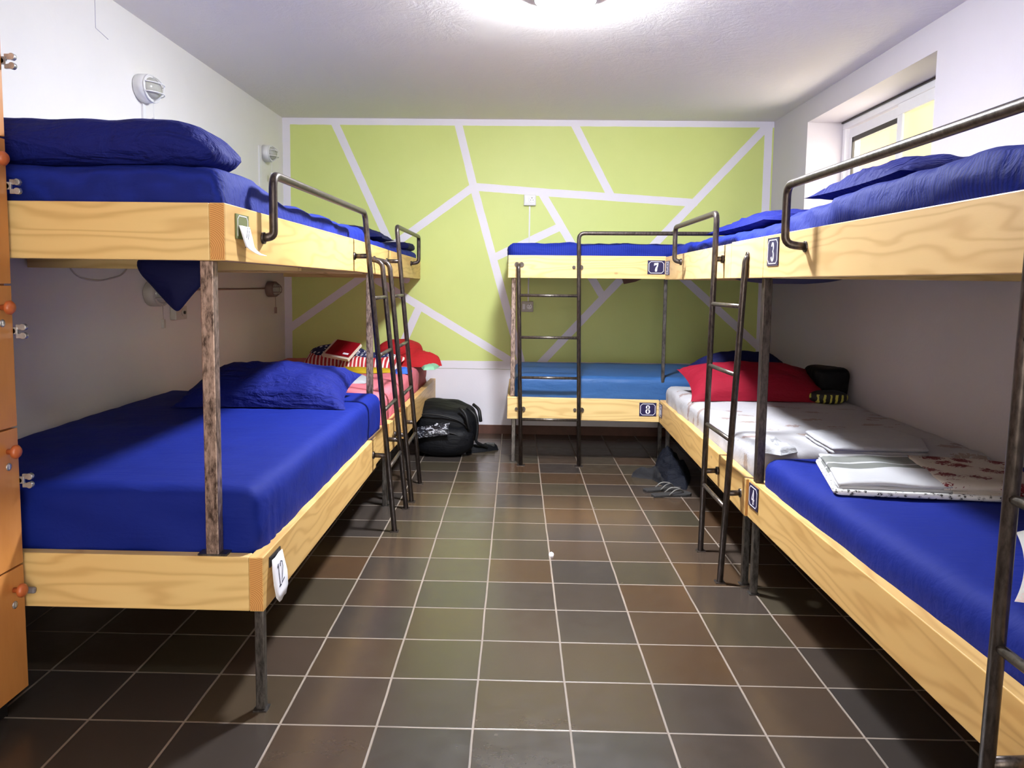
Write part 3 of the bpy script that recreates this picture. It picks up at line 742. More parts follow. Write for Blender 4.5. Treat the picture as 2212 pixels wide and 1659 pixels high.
# tag 12: hangs from a dark plate at the corner of the lower board
m = MB(); m.box(LF, LF + .004, 2.39, 2.50, .445, .478); p = m.build('number_plate', M_BLK, b1); p['label'] = 'dark plate behind the paper tag'
def paper(parent, ys, zs, xoff, name='paper_tag'):
    """ys, zs: outline rows (z, y0, y1, x)"""
    m = MB(); vs = []; fs = []
    for z, a, b, x in ys:
        for k in range(5): vs.append((x + .002 * math.sin(k * 1.6), a + (b - a) * k / 4, z))
    n = len(ys)
    for i in range(n - 1):
        for k in range(4): q = i * 5 + k; fs.append((q, q + 1, q + 6, q + 5))
    m.add(vs, fs, smooth=True); o = m.build(name, M_PAPER, parent); s_ = o.modifiers.new('thick', 'SOLIDIFY'); s_.thickness = .0012; return o
o12 = paper(b1, [(.468, 2.395, 2.50, LF + .008), (.44, 2.39, 2.51, LF + .010), (.39, 2.385, 2.525, LF + .016), (.345, 2.395, 2.52, LF + .020), (.322, 2.42, 2.49, LF + .022)], 0, 0)
o12['label'] = 'white paper tag with handwritten 12'
m = MB(); inkstrokes(m, [[(-.30, .28), (-.20, .42), (-.20, -.42)], [(-.32, -.42), (-.08, -.42)], [(.02, .25), (.12, .42), (.28, .36), (.30, .16), (.10, -.2), (.0, -.38), (.34, -.30)]], Vector((LF + .0175, 2.455, .405)), Vector((0, 1, 0)), Vector((-.10, 0, 1)).normalized(), Vector((1, 0, 0)), .085, .05)
m.build('handwriting', M_INK, o12)
m = MB(); m.box(UF, UF + .004, 2.418, 2.53, 1.472, 1.548); p = m.build('number_plate', M_GREENP, b1); p['label'] = 'dull green plate behind the paper tag'
m = MB(); ribbon(m, [(-.045, -.03), (-.045, .022), (-.032, .033), (.032, .033), (.045, .022), (.045, -.03)], .003, Vector((UF + .004, 2.474, 1.51)), Vector((0, 1, 0)), Vector((0, 0, 1)), Vector((1, 0, 0)), 1, .0008); m.build('plate_border', M_SIGNW, p)
o11 = paper(b1, [(1.513, 2.43, 2.525, UF + .007), (1.485, 2.44, 2.53, UF + .012), (1.45, 2.455, 2.535, UF + .018), (1.440, 2.475, 2.54, UF + .024), (1.430, 2.50, 2.55, UF + .034), (1.424, 2.505, 2.575, UF + .045)], 0, 0)
o11['label'] = 'curled white paper tag with handwritten 11'
m = MB(); inkstrokes(m, [[(-.18, .5), (-.02, -.42)], [(.10, .5), (.22, -.42)], [(-.05, -.5), (.05, -.5)], [(.2, -.5), (.3, -.5)]], Vector((UF + .016, 2.478, 1.478)), Vector((0, 1, 0)), Vector((.2, 0, 1)).normalized(), Vector((1, 0, -.2)).normalized(), .062, .05)
m.build('handwriting', M_INK, o11)

# ---- left far bunk (9 / 10)
b2 = thing('bunk_bed', (-1.4, 5.8, 0), 'pine bunk bed in the far left corner with pink bedding on its lower bunk', 'bunk bed', 'bunk beds')
beam((-.765, 4.64, .32), (-.752, 5.06, .32), (-1, 0), .046, .178).build('front_board', [WY, WE], b2, bevel=.003)
beam((-.745, 5.07, .318), (-.734, 6.93, .30), (-1, 0), .046, .19).build('front_board', [WY, WE], b2, bevel=.003)
for y in (4.64, 6.885):
    beam((XL + .012, y, .32), (-.815, y, .32), (0, 1), .04, .15).build('end_board', [WX, WE], b2, bevel=.003)
    beam((XL + .012, y, 1.385 if y < 5 else 1.37), (UF - .052, y, 1.385 if y < 5 else 1.37), (0, 1), .04, .165).build('end_board', [WX, WE], b2, bevel=.003)
m = MB(); m.box(XL + .014, -.815, 4.69, 6.87, .40, .425); m.build('bed_deck', M_DECK, b2)
beam((UF, 4.623, 1.39), (UF, 4.785, 1.388), (-1, 0), .048, .17).build('front_board', [WY, WE], b2, bevel=.002)
beam((UF, 4.787, 1.388), (UF, 5.33, 1.38), (-1, 0), .048, .17).build('front_board', [WY, WE], b2, bevel=.002)
beam((UF, 5.333, 1.38), (UF, 6.935, 1.366), (-1, 0), .048, .17).build('front_board', [WY, WE], b2, bevel=.002)
m = MB(); m.box(XL + .014, UF - .05, 4.69, 6.88, 1.43, 1.455); m.build('bed_deck', M_DECK, b2)
leg(b2, -.79, 4.74); leg(b2, -.77, 6.88); leg(b2, XL + .04, 4.75); leg(b2, XL + .04, 6.85)
ladder(b2, 'y', 1, (5.15, -.647, -.803), (4.715, -.643, -.800), RUNGS, (6.33, -.81), face_up=UF, face_lo=-.75)

# ---- back bunk (7 / 8)
b3 = thing('bunk_bed', (1.0, 6.4, 0), 'pine bunk bed along the green wall with number plates 7 and 8', 'bunk bed', 'bunk beds')
FY = 5.79
beam((-.079, FY, .338), (1.045, FY, .330), (0, 1), .045, .162).build('front_board', [WX, WE], b3, bevel=.003)
beam((-.086, FY, 1.380), (1.06, FY, 1.385), (0, 1), .045, .165).build('front_board', [WX, WE], b3, bevel=.003)
for x in (-.079, 2.10):
    beam((x, FY + .047, .338), (x, YB - .016, .338), (1, 0), .04, .16).build('end_board', [WY, WE], b3, bevel=.003)
    beam((x, FY + .047, 1.382), (x, YB - .016, 1.382), (1, 0), .04, .16).build('end_board', [WY, WE], b3, bevel=.003)
m = MB(); m.box(-.035, 2.095, FY + .05, YB - .02, .40, .425); m.build('bed_deck', M_DECK, b3)
m = MB(); m.box(-.035, 2.095, FY + .05, YB - .02, 1.425, 1.45); m.build('bed_deck', M_DECK, b3)
m = MB(); m.hexa([(.83, 6.30, 1.345), (.92, 6.30, 1.365), (.92, 6.34, 1.365), (.83, 6.34, 1.345), (.80, 6.30, 1.425), (1.05, 6.30, 1.425), (1.05, 6.34, 1.425), (.80, 6.34, 1.425)]); m.build('loose_slat', M_SKIRT, b3)
post(b3, -.043, 5.865, .50, 1.38, .017); post(b3, 1.075, 5.86, .50, 1.385, .012, mat=M_LEG)
leg(b3, -.031, 5.856); leg(b3, 1.10, 6.05); leg(b3, 2.05, 6.88); leg(b3, -.03, 6.88)
def bladder():
    m = MB(); y = 5.735
    m.tube([(.028, y, .004), (-.010, y, 1.463), (-.010, FY - .004, 1.478)], PR, 12, fil=.02)
    m.tube([(.456, y, .004), (.420, y, 1.705), (1.42, y, 1.712), (1.42, y, 1.58)], PR, 12, fil=.045)
    for x, z in ((.027 - .008, .413), (.452, .413), (.423, 1.462)): m.tube([(x, y, z), (x + .012, FY, z)], PR * .9, 10); flange(m, (x + .02, FY - .003, z), 'y', .018); flange(m, (x - .03, FY - .003, z), 'y', .012)
    flange(m, (-.022, FY - .003, 1.478), 'y', .018); flange(m, (.012, FY - .003, 1.478), 'y', .018)
    for x in (.028, .456): m.box(x - .03, x + .03, y - .028, y + .028, 0, .004)
    l = m.build('ladder', M_PIPE, b3)
    for z in RUNGS: m = MB(); m.tube([(.028 - .026 * z, y, z), (.456 - .021 * z, y, z)], RR, 10); m.build('rung', M_RUNG, l)
bladder()
plate(b3, '7', (.990, FY, 1.469), (1, 0, 0), (0, 0, 1)); plate(b3, '8', (.960, FY, .425), (1, 0, 0), (0, 0, 1))

# ---- right middle bunk (5 / 6)
b4 = thing('bunk_bed', (1.58, 4.6, 0), 'pine bunk bed by the right wall with crimson pillow on its lower bunk', 'bunk bed', 'bunk beds')
beam((1.010, 3.437, .33), (1.018, 3.80, .33), (1, 0), .045, .168).build('front_board', [WY, WE], b4, bevel=.003)
beam((1.016, 3.803, .33), (1.046, 5.785, .33), (1, 0), .045, .168).build('front_board', [WY, WE], b4, bevel=.003)
beam((1.0, 3.29, 1.38), (1.0, 3.785, 1.38), (1, 0), .045, .17).build('front_board', [WY2, WE], b4, bevel=.003)
beam((1.0, 3.788, 1.38), (1.056, 5.785, 1.38), (1, 0), .045, .165).build('front_board', [WY2, WE], b4, bevel=.003)
for y in (3.445, 5.74):
    beam((1.095, y, .33), (XR - .012, y, .33), (0, 1), .04, .15).build('end_board', [WX, WE], b4, bevel=.003)
    beam((1.095, y, 1.38), (XR - .012, y, 1.38), (0, 1), .04, .16).build('end_board', [WX, WE], b4, bevel=.003)
m = MB(); m.box(1.08, XR - .015, 3.49, 5.73, .40, .425); m.build('bed_deck', M_DECK, b4)
m = MB(); m.box(1.10, XR - .015, 3.49, 5.73, 1.43, 1.455); m.build('bed_deck', M_DECK, b4)
leg(b4, 1.036, 3.487); leg(b4, 1.10, 5.72); leg(b4, XR - .04, 3.5); leg(b4, XR - .04, 5.7)
ladder(b4, 'y', -1, (3.925, .939, .959), (3.503, .931, .998), RUNGS, (4.96, .96), face_up=1.0, face_lo=1.014)
plate(b4, '5', (1.049, 5.655, 1.462), (.028, -1, 0), (0, 0, 1), .12); plate(b4, '6', (1.043, 5.72, .428), (.015, -1, 0), (0, 0, 1), .10)

# ---- right near bunk (3 / 4)
b5 = thing('bunk_bed', (1.6, 2.3, 0), 'nearest pine bunk bed on the right with number plates 3 and 4', 'bunk bed', 'bunk beds')
beam((1.062, 1.15, .325), (1.022, 3.434, .33), (1, 0), .048, .17).build('front_board', [WY, WE], b5, bevel=.003)
beam((1.02, 1.15, 1.38), (1.0, 3.287, 1.38), (1, 0), .048, .17).build('front_board', [WY2, WE], b5, bevel=.003)
for y in (1.16, 3.39):
    beam((1.115, y, .33), (XR - .012, y, .33), (0, 1), .04, .15).build('end_board', [WX, WE], b5, bevel=.003)
    beam((1.075, y if y < 2 else 3.24, 1.38), (XR - .012, y if y < 2 else 3.24, 1.38), (0, 1), .04, .16).build('end_board', [WX, WE], b5, bevel=.003)
m = MB(); m.box(1.12, XR - .015, 1.21, 3.38, .40, .425); m.build('bed_deck', M_DECK, b5)
m = MB(); m.box(1.08, XR - .015, 1.21, 3.23, 1.43, 1.455); m.build('bed_deck', M_DECK, b5)
m = MB(); m.box(1.08, XR - .015, 2.2, 2.25, 1.40, 1.43); m.build('cross_beam', WX, b5)
post(b5, 1.047, 3.375, .50, 1.38, .018, mat=M_PIPE)
leg(b5, 1.046, 3.38); leg(b5, 1.09, 1.2); leg(b5, XR - .04, 1.2); leg(b5, XR - .04, 3.36)
ladder(b5, 'y', -1, (1.50, .93, .958), (1.07, .93, .958), RUNGS, (2.835, .935), face_up=1.008, face_lo=1.056)
plate(b5, '3', (1.0012, 3.165, 1.482), (.009, -1, 0), (0, 0, 1), .13, .11); plate(b5, '4', (1.0225, 3.352, .440), (.017, -1, 0), (0, 0, 1), .12, .10)

# ------------------------------------------------------------------ bedding
def mattress(mb, mat, label, name='mattress', cat='mattress', group=None):
    return tag(ground(mb.build(name, mat)), label, cat, group)
G_M = 'mattresses on the bunks'
mattress(soft_box(XL + .03, -.80, 2.385, 4.545, .43, .70, r=.055, amp=.005, side=.5, seed=1, step=.022, skew=lambda p: (p.x + .004 * math.sin(p.y * 95) * sstep(2.75, 2.45, p.y) * sstep(-.9, -.83, p.x), p.y + (.006 * math.sin((p.x * 1.0 + p.z * 1.9) * 15) + .004 * math.sin((p.x - p.z * 1.3) * 34)) * sstep(.69, .58, p.z) * sstep(2.5, 2.42, p.y), p.z)), M_BLUE, 'mattress under a smooth royal blue sheet on the lower bunk next to the lockers', group=G_M)
mattress(soft_box(XL + .03, -.90, 2.375, 4.60, 1.47, 1.645, r=.05, amp=.012, seed=2, step=.03, top=lambda x, y: .045 * sstep(3.1, 2.7, y)), M_BLUE_S, 'blue sheeted mattress on the top bunk tagged 11', group=G_M)
mattress(soft_box(XL + .03, -.895, 4.70, 6.86, 1.46, 1.60, r=.05, amp=.012, seed=3), M_BLUE_S, 'blue sheeted mattress on the top bunk in the far left corner', group=G_M)
mattress(soft_box(XL + .03, -.80, 4.70, 6.87, .43, .665, r=.06, amp=.008, seed=4), M_PINK, 'mattress under a pink sheet on the far left lower bunk', group=G_M)
mattress(soft_box(-.09, 2.05, FY + .03, YB - .04, 1.455, 1.64, r=.05, amp=.014, seed=5, freq=7), M_BLUE_X, 'blue striped sheet mattress on the top bunk numbered 7', group=G_M)
mattress(soft_box(-.03, 2.05, FY + .055, YB - .04, .43, .655, r=.05, amp=.004, seed=6), M_VINYL, 'bare light blue vinyl mattress on the lower bunk numbered 8', group=G_M)
mattress(soft_box(1.068, XR - .03, 3.50, 5.72, .43, .615, r=.05, amp=.008, seed=7), M_LEAF, 'mattress under a white sheet with tan leaf print', group=G_M)
mattress(soft_box(1.065, XR - .03, 3.32, 5.70, 1.46, 1.615, r=.05, amp=.014, seed=8), M_BLUE_S, 'blue sheeted mattress on the right top bunk nearest the back wall', group=G_M)
mattress(soft_box(1.11, XR - .03, 1.22, 3.37, .43, .62, r=.06, amp=.005, side=.5, seed=9, skew=lambda p: (p.x - (.055 if p.x < 1.4 else .0) * sstep(1.4, 1.1, p.x) * sstep(1.2, 3.3, p.y), p.y, p.z)), M_BLUE, 'mattress under a royal blue sheet on the lower bunk numbered 4', group=G_M)
mattress(soft_box(1.045, XR - .03, 1.22, 3.24, 1.46, 1.635, r=.05, amp=.014, seed=10, top=lambda x, y: .03 * sstep(3.2, 2.3, y)), M_BLUE_S, 'blue striped sheet mattress on the top bunk numbered 3', group=G_M)

G_P = 'pillows on the bunks'
def pil(mb, mat, label, group=G_P): return tag(ground(mb.build('pillow', mat)), label, 'pillow', group)
pil(soft_box(XL + .04, -.925, 2.372, 2.68, 1.688, 1.838, r=.072, amp=.011, freq=5, seed=21, step=.026, skew=lambda p: (p.x - .03 * sstep(1.72, 1.83, p.z) * sstep(-1.2, -.95, p.x), p.y + .02 * sstep(1.70, 1.82, p.z), p.z - .028 * sstep(-1.10, -.90, p.x) * sstep(1.70, 1.82, p.z))), M_NAVY2, 'big navy pillow bulging at the near end of the top bunk tagged 11')
pil(pillow((-1.31, 4.13, .715), .88, .50, .135, rot=.03, tilt=(math.radians(14), 0), seed=3, amp=.014, zf=.702), M_NAVY2, 'royal blue pillow on the lower bunk next to the lockers')
pil(pillow((-1.28, 5.55, 1.61), .72, .55, .085, seed=5, zf=1.606), M_NAVY, 'flat navy pillow on the far left top bunk')
pil(soft_box(-1.9, -.91, 6.45, 6.84, 1.60, 1.665, r=.032, amp=.012, seed=6), M_NAVY, 'rolled navy bedding at the wall end of the far left top bunk')
pil(pillow((1.42, 4.25, 1.62), .62, 1.15, .085, seed=8, amp=.016, zf=1.618), M_NAVY2, 'navy pillow on the right top bunk nearest the back wall')
pil(pillow((1.43, 2.80, 1.665), .62, .80, .085, seed=9, amp=.016, zf=1.66), M_NAVY2, 'navy pillow propped below the window on the top bunk numbered 3')
pil(pillow((1.53, 5.17, .65), .90, .46, .135, rot=.02, tilt=(math.radians(20), 0), seed=11, amp=.010, zf=.617), M_RED, 'plump crimson pillow on the leaf print sheet')
pil(pillow((1.56, 5.58, .65), .72, .22, .20, rot=.0, tilt=(math.radians(30), 0), seed=12, zf=.617), M_NAVY, 'dark navy pillow tucked behind the crimson pillow')

# hanging corner of blue cloth under bunk 11
def hang():
    m = MB(); out = [(-1.285, 1.44), (-1.278, 1.37), (-1.245, 1.335), (-1.20, 1.28), (-1.165, 1.245), (-1.142, 1.228), (-1.12, 1.25), (-1.08, 1.30), (-1.035, 1.345), (-1.033, 1.44)]
    vs = []; fs = []; n = len(out)
    for layer, dy in ((0, 0.0), (1, .03)):
        for x, z in out: vs.append((x, 2.60 + dy + .01 * math.sin(x * 30), z))
        cxm = sum(p[0] for p in out) / n; vs.append((cxm, 2.60 + dy + (.035 if layer else -.035), 1.36))
    k = n + 1
    for i in range(n - 1): fs.append((i, i + 1, n)); fs.append((k + i + 1, k + i, k + n)); fs.append((i, k + i, k + i + 1, i + 1))
    fs.append((n - 1, 0, n)); fs.append((k, k + n - 1, k + n)); fs.append((n - 1, k + n - 1, k, 0))
    m.add(vs, fs, smooth=True); o = m.build('sheet_corner', M_NAVY); s_ = o.modifiers.new('s', 'SUBSURF'); s_.levels = 2; s_.render_levels = 2
    return o
tag(ground(hang()), 'pointed corner of navy cloth drooping below the top bunk tagged 11', 'cloth')
tag(ground(blob((1.36, 4.1, 1.40), .22, .55, .042, e=2.2, amp=.006, seed=4).build('sagging_sheet', M_NAVY)), 'dark navy cloth sagging under the right top bunk behind the post', 'cloth')

# bed 10 clutter
pil(pillow((-1.48, 6.30, .66), .50, .38, .12, tilt=(math.radians(16), 0), seed=31, zf=.668), M_SD, 'striped and dotted cushion at the head of the pink bed')
pil(pillow((-1.16, 6.12, .66), .50, .34, .09, tilt=(math.radians(14), 0), rot=-.1, seed=32, zf=.668), M_SD, 'navy dotted cushion with red stripes beside the yellow cloth')
tag(ground(heap([(-1.05, 6.5), (-.90, 6.75), (-.66, 6.62), (-.62, 6.35), (-.80, 6.22), (-1.0, 6.28)], .665, .10, seed=2, amp=.5).build('blanket', M_RED2)), 'folded coral red blanket on the pink bed', 'blanket')
tag(ground(blob((-1.0, 6.66, .755), .19, .15, .095, amp=.02, seed=3).build('blanket', M_RED2)), 'bunched coral red cloth piled against the green wall', 'blanket')
tag(ground(heap([(-1.55, 5.88), (-1.25, 5.98), (-.95, 5.98), (-.88, 5.85), (-1.1, 5.75), (-1.4, 5.74)], .665, .03, seed=4, amp=.4).build('cloth', M_YEL)), 'folded yellow cloth on the pink bed', 'cloth')
tag(ground(heap([(-.93, 5.86), (-.86, 5.98), (-.80, 5.90), (-.82, 5.76), (-.90, 5.74)], .665, .035, seed=5).build('cloth', M_BLUEC)), 'small bright blue cloth on the edge of the pink bed', 'cloth')
tag(ground(heap([(-.78, 6.28), (-.72, 6.42), (-.64, 6.36), (-.66, 6.14), (-.74, 6.10)], .655, .03, seed=6).build('cloth', M_MINT)), 'mint green cloth under the coral blanket corner', 'cloth')
tag(ground(heap([(-1.28, 5.45), (-1.12, 5.60), (-1.0, 5.36), (-1.02, 5.18), (-1.18, 5.14), (-1.3, 5.25)], .665, .03, seed=7, amp=.25).build('cloth', M_WHITE)), 'white lace edged cloth on the pink bed', 'cloth')
# book
bk = thing('book', (-1.36, 6.0, .79), 'red covered book lying on the striped cushion', 'book')
def quadbox(c, w, d, h, rz, rx, ry=0):
    R = Matrix.Rotation(rz, 3, 'Z') @ Matrix.Rotation(rx, 3, 'X') @ Matrix.Rotation(ry, 3, 'Y'); C = Vector(c)
    return [C + R @ Vector(p) for p in [(-w / 2, -d / 2, 0), (w / 2, -d / 2, 0), (w / 2, d / 2, 0), (-w / 2, d / 2, 0), (-w / 2, -d / 2, h), (w / 2, -d / 2, h), (w / 2, d / 2, h), (-w / 2, d / 2, h)]]
bc = Vector((-1.36, 6.02, .80)); br = (-.5, math.radians(34), .12)
Rb = Matrix.Rotation(br[0], 3, 'Z') @ Matrix.Rotation(br[1], 3, 'X') @ Matrix.Rotation(br[2], 3, 'Y')
m = MB(); m.hexa(quadbox(bc, .25, .19, .022, *br)); m.build('pages', plain('cream_pages', (222, 208, 190), .8), bk)
m = MB(); m.hexa(quadbox(bc + Rb @ Vector((.01, .01, .022)), .22, .17, .006, *br)); cv = m.build('cover', plain('red_book_cover', (138, 12, 24), .35), bk)
m = MB(); m.hexa(quadbox(bc + Rb @ Vector((.075, -.045, .028)), .05, .018, .0008, *br))
m.build('cover_label', M_PAPER, cv)

# bed 6 / bed 4 clutter
tag(ground(blob((2.03, 5.22, .72), .115, .15, .105, e=4.5, amp=.012, seed=2).build('toiletry_bag', M_BLACK)), 'boxy black bag against the right wall', 'bag')
def zebra():
    k = NT('black_with_yellow_stripes'); v = k.coord(); s = k.new('ShaderNodeSeparateXYZ'); k.link(v, s.inputs[0])
    st = k.math('GREATER_THAN', k.math('SINE', k.math('ADD', k.math('MULTIPLY', s.outputs[0], 170.0), k.math('MULTIPLY', k.noise(v, 22, 2), 5.0))), 0.35)
    up = k.math('LESS_THAN', s.outputs[2], 0.062)
    k.base(k.mix(k.math('MULTIPLY', st, up), lin((20, 20, 20)), lin((190, 185, 80)))); k.rough(.6); return k.m
tag(ground(blob((1.945, 4.94, .658), .115, .06, .042, e=2.6, amp=.006, seed=5).build('pouch', zebra())), 'small black pouch with yellow stripes in front of the black bag', 'pouch')
tag(ground(slab_poly([(1.40, 3.82), (1.375, 3.42), (1.78, 3.40), (1.90, 3.70), (1.84, 3.98)], .615, .65, 2, seed=2, wob=.006).build('folded_sheet', M_WHITE)), 'folded white sheet on the leaf print bed', 'sheet')
tag(ground(heap([(1.08, 3.72), (1.22, 3.68), (1.26, 3.52), (1.16, 3.44), (1.09, 3.50)], .605, .035, seed=9, amp=.7, freq=16).build('cloth', M_WHITE)), 'crumpled white cloth at the near corner of the leaf print bed', 'cloth')
tw = thing('folded_towel', (1.55, 2.9, .625), 'folded grey banded white towel with red flower print on the blue bed', 'towel')
slab_poly([(1.235, 3.21), (1.125, 2.73), (1.50, 2.69), (1.58, 3.16)], .624, .672, 3, seed=5, wob=.007).build('towel_body', towel(), tw)
slab_poly([(1.565, 3.165), (1.47, 2.695), (1.80, 2.66), (1.92, 3.02), (1.84, 3.13)], .626, .676, 2, seed=6, wob=.006).build('flower_print_fold', M_FLOR, tw)
def trimstrip():
    m = MB(); pts = [(1.228, 3.19), (1.112, 2.715), (1.47, 2.68), (1.80, 2.645)]
    m.tube([(x, y, .637) for x, y in pts], .011, 8, fil=.03); return m
trimstrip().build('lace_trim', M_LACE, tw)
pil(pillow((1.45, 1.87, .62), .60, .42, .10, rot=math.radians(58), seed=41, amp=.01, zf=.622), M_FLOR2, 'white pillow with pastel flowers beside the nearest ladder on the blue bed')

# floor things
bp = thing('backpack', (-.55, 6.25, 0), 'black backpack lying on the floor at the foot of the far left bunk', 'backpack')
def bshape(p):
    t = (p.x + .27) / .54; return (p.x, p.y, p.z * (1.12 - .30 * t) + .0)
blob((-.58, 6.25, .20), .27, .27, .20, e=3.0, amp=.022, freq=5, seed=3, shape=bshape).build('bag_body', M_BLACK, bp)
blob((-.56, 6.02, .12), .23, .10, .115, e=2.6, amp=.015, seed=4).build('front_pocket', M_BLACK, bp)
pillow((-.66, 5.94, .20), .30, .12, .03, rot=.05, tilt=(math.radians(40), math.radians(-12)), seed=3, amp=.02).build('plastic_wrap', M_WRAP2, bp)
m = MB(); m.tube([(-.40, 6.15, .36), (-.33, 6.13, .30), (-.315, 6.12, .18), (-.33, 6.12, .09), (-.24, 6.2, .03)], .012, 6, fil=.03); m.build('strap', M_BLACK2, bp)
m = MB(); m.tube([(-.45, 6.0, .38), (-.40, 5.98, .34), (-.37, 5.96, .22)], .012, 6, fil=.03); m.build('strap', M_BLACK2, bp)
heap([(-.42, 6.22), (-.30, 6.32), (-.16, 6.36), (-.15, 6.26), (-.28, 6.16), (-.40, 6.10)], 0, .05, seed=8, amp=.5).build('hip_belt', M_BLACK, bp)
m = MB(); m.tube([(-.80, 6.03, .30), (-.72, 5.985, .33), (-.58, 5.965, .325), (-.44, 5.985, .28), (-.36, 6.02, .20)], .006, 6, fil=.05); m.build('zip', M_BLACK2, bp)
m = MB(); m.tube([(-.78, 5.955, .17), (-.66, 5.925, .205), (-.50, 5.92, .20), (-.38, 5.95, .14)], .006, 6, fil=.05); m.build('zip', M_BLACK2, bp)
m = MB(); m.tube([(-.36, 6.3, .36), (-.31, 6.25, .33), (-.295, 6.2, .24)], .014, 6, fil=.03); m.build('carry_handle', M_BLACK2, bp)
m = MB(); m.box(-.25, -.18, 6.24, 6.28, .03, .055); m.build('buckle', M_BLK, bp, bevel=.004)
tr = thing('trousers', (1.03, 5.5, 0), 'crumpled dark denim trousers dropped on the floor under the right bunk', 'trousers')
heap([(.95, 5.45), (1.02, 5.75), (1.10, 6.0), (1.22, 5.92), (1.22, 5.45), (1.12, 5.12), (1.0, 5.16)], 0, .12, seed=3, amp=.8, freq=7).build('trouser_body', M_DENIM, tr)
heap([(.80, 5.44), (.90, 5.58), (1.02, 5.62), (1.08, 5.48), (1.03, 5.24), (.98, 5.20), (.94, 5.38)], 0, .07, seed=6, amp=.6, freq=8).build('turned_out_leg', M_GREYC, tr)

def flipflop(c, rot, label):
    t = thing('flip_flop', (c[0], c[1], 0), label, 'flip-flop', 'pair of flip-flops'); R = Matrix.Rotation(rot, 3, 'Z')
    pr = [(-.13, .018), (-.125, .032), (-.09, .038), (-.03, .034), (.03, .042), (.08, .050), (.115, .042), (.135, .018)]
    out = [(x, y) for x, y in pr] + [(x, -y * .9) for x, y in pr[::-1]]
    m = MB(); vs = []; n = len(out)
    for z in (0.0, .016):
        for x, y in out: p = R @ Vector((x, y, z)); vs.append((p.x + c[0], p.y + c[1], p.z + c[2]))
    fs = [tuple(range(n))[::-1], tuple(range(n, 2 * n))] + [(i, (i + 1) % n, n + (i + 1) % n, n + i) for i in range(n)]
    m.add(vs, fs); m.build('sole', plain('grey_foam', (46, 44, 44), .7), t, bevel=.003)
    m = MB()
    for s_ in (1, -1):
        m.tube([tuple(R @ Vector(p) + Vector(c)) for p in [(.085, 0, .016), (.06, s_ * .012, .045), (.01, s_ * .032, .045), (-.03, s_ * .034, .014)]], .0045, 8, fil=.02)
    m.build('thong_strap', plain('pale_grey_rubber', (112, 110, 106), .5), t)
flipflop((.99, 4.97, 0), math.radians(15), 'nearer grey flip-flop on the floor beside the dark trousers')
flipflop((.955, 5.10, 0), math.radians(20), 'farther grey flip-flop touching the dark trousers')
tag(ground(heap([(.165, 3.82), (.178, 3.84), (.19, 3.825), (.186, 3.805), (.17, 3.80)], 0, .012, seed=1, freq=60).build('paper_scrap', M_PAPER)), 'tiny white paper scrap on the floor tiles', 'paper scrap')

# ------------------------------------------------------------------ lockers on the left
LX, LY1 = -1.51, 2.315
lk = thing('locker_cabinet', (-1.8, 1.85, 0), 'orange beech locker cabinet with round knobs at the left edge', 'locker')
m = MB(); m.box(XL + .004, LX - .022, 1.25, LY1, .075, 2.22); m.build('carcass', M_LOCK, lk)
m = MB(); m.box(XL + .01, LX - .05, 1.27, LY1 - .03, 0, .075); m.build('plinth', M_BLK, lk)
zz = [.077, .472, .896, 1.323, 1.750, 2.215]
for c_, (ya, yb) in enumerate(((1.79, LY1), (1.255, 1.785))):
    for i in range(5):
        m = MB(); m.box(LX - .02, LX, ya, yb, zz[i] + .003, zz[i + 1] - .003); d = m.build('door', M_LOCK, lk, bevel=.0015)
        zt = zz[i + 1]; yk = yb - .05
        m = MB(); m.revolve([(.008, 0), (.009, .012), (.020, .020), (.021, .028), (.014, .036), (.002, .038)], (LX, yk, zt - .066), 'x', 20); m.build('knob', M_KNOB, d)
        m = MB(); m.revolve([(.0115, 0), (.0115, .003), (.008, .004)], (LX, yk, zt - .112), 'x', 18); m.box(LX + .003, LX + .0055, yk - .0015, yk + .0015, zt - .118, zt - .106); m.build('lock', M_CHROME, d)
        if c_ == 0 and i > 0:
            zh = {0: .30, 1: .73, 2: 1.185, 3: 1.612, 4: 1.97}[i]
            m = MB(); y = LY1
            m.box(LX - .035, LX + .012, y, y + .008, zh - .010, zh + .012); m.box(LX + .006, LX + .030, y + .002, y + .010, zh + .004, zh + .020); m.box(LX + .006, LX + .030, y + .002, y + .010, zh - .022, zh - .008)
            m.revolve([(.010, 0), (.010, .014)], (LX + .028, y, zh + .012), 'y', 14); m.revolve([(.010, 0), (.010, .014)], (LX + .028, y, zh - .014), 'y', 14); m.revolve([(.009, 0), (.009, .016)], (LX - .002, y, zh), 'y', 14)
            m.build('hinge', M_CHROME, d, bevel=.001)
tag(ground(MB().box(LX - .01, LX + .028, 2.318, 2.334, .372, .392).build('felt_stop', plain('grey_rubber', (120, 116, 120), .7), bevel=.006)), 'small grey rubber buffer between locker and bed board', 'buffer')

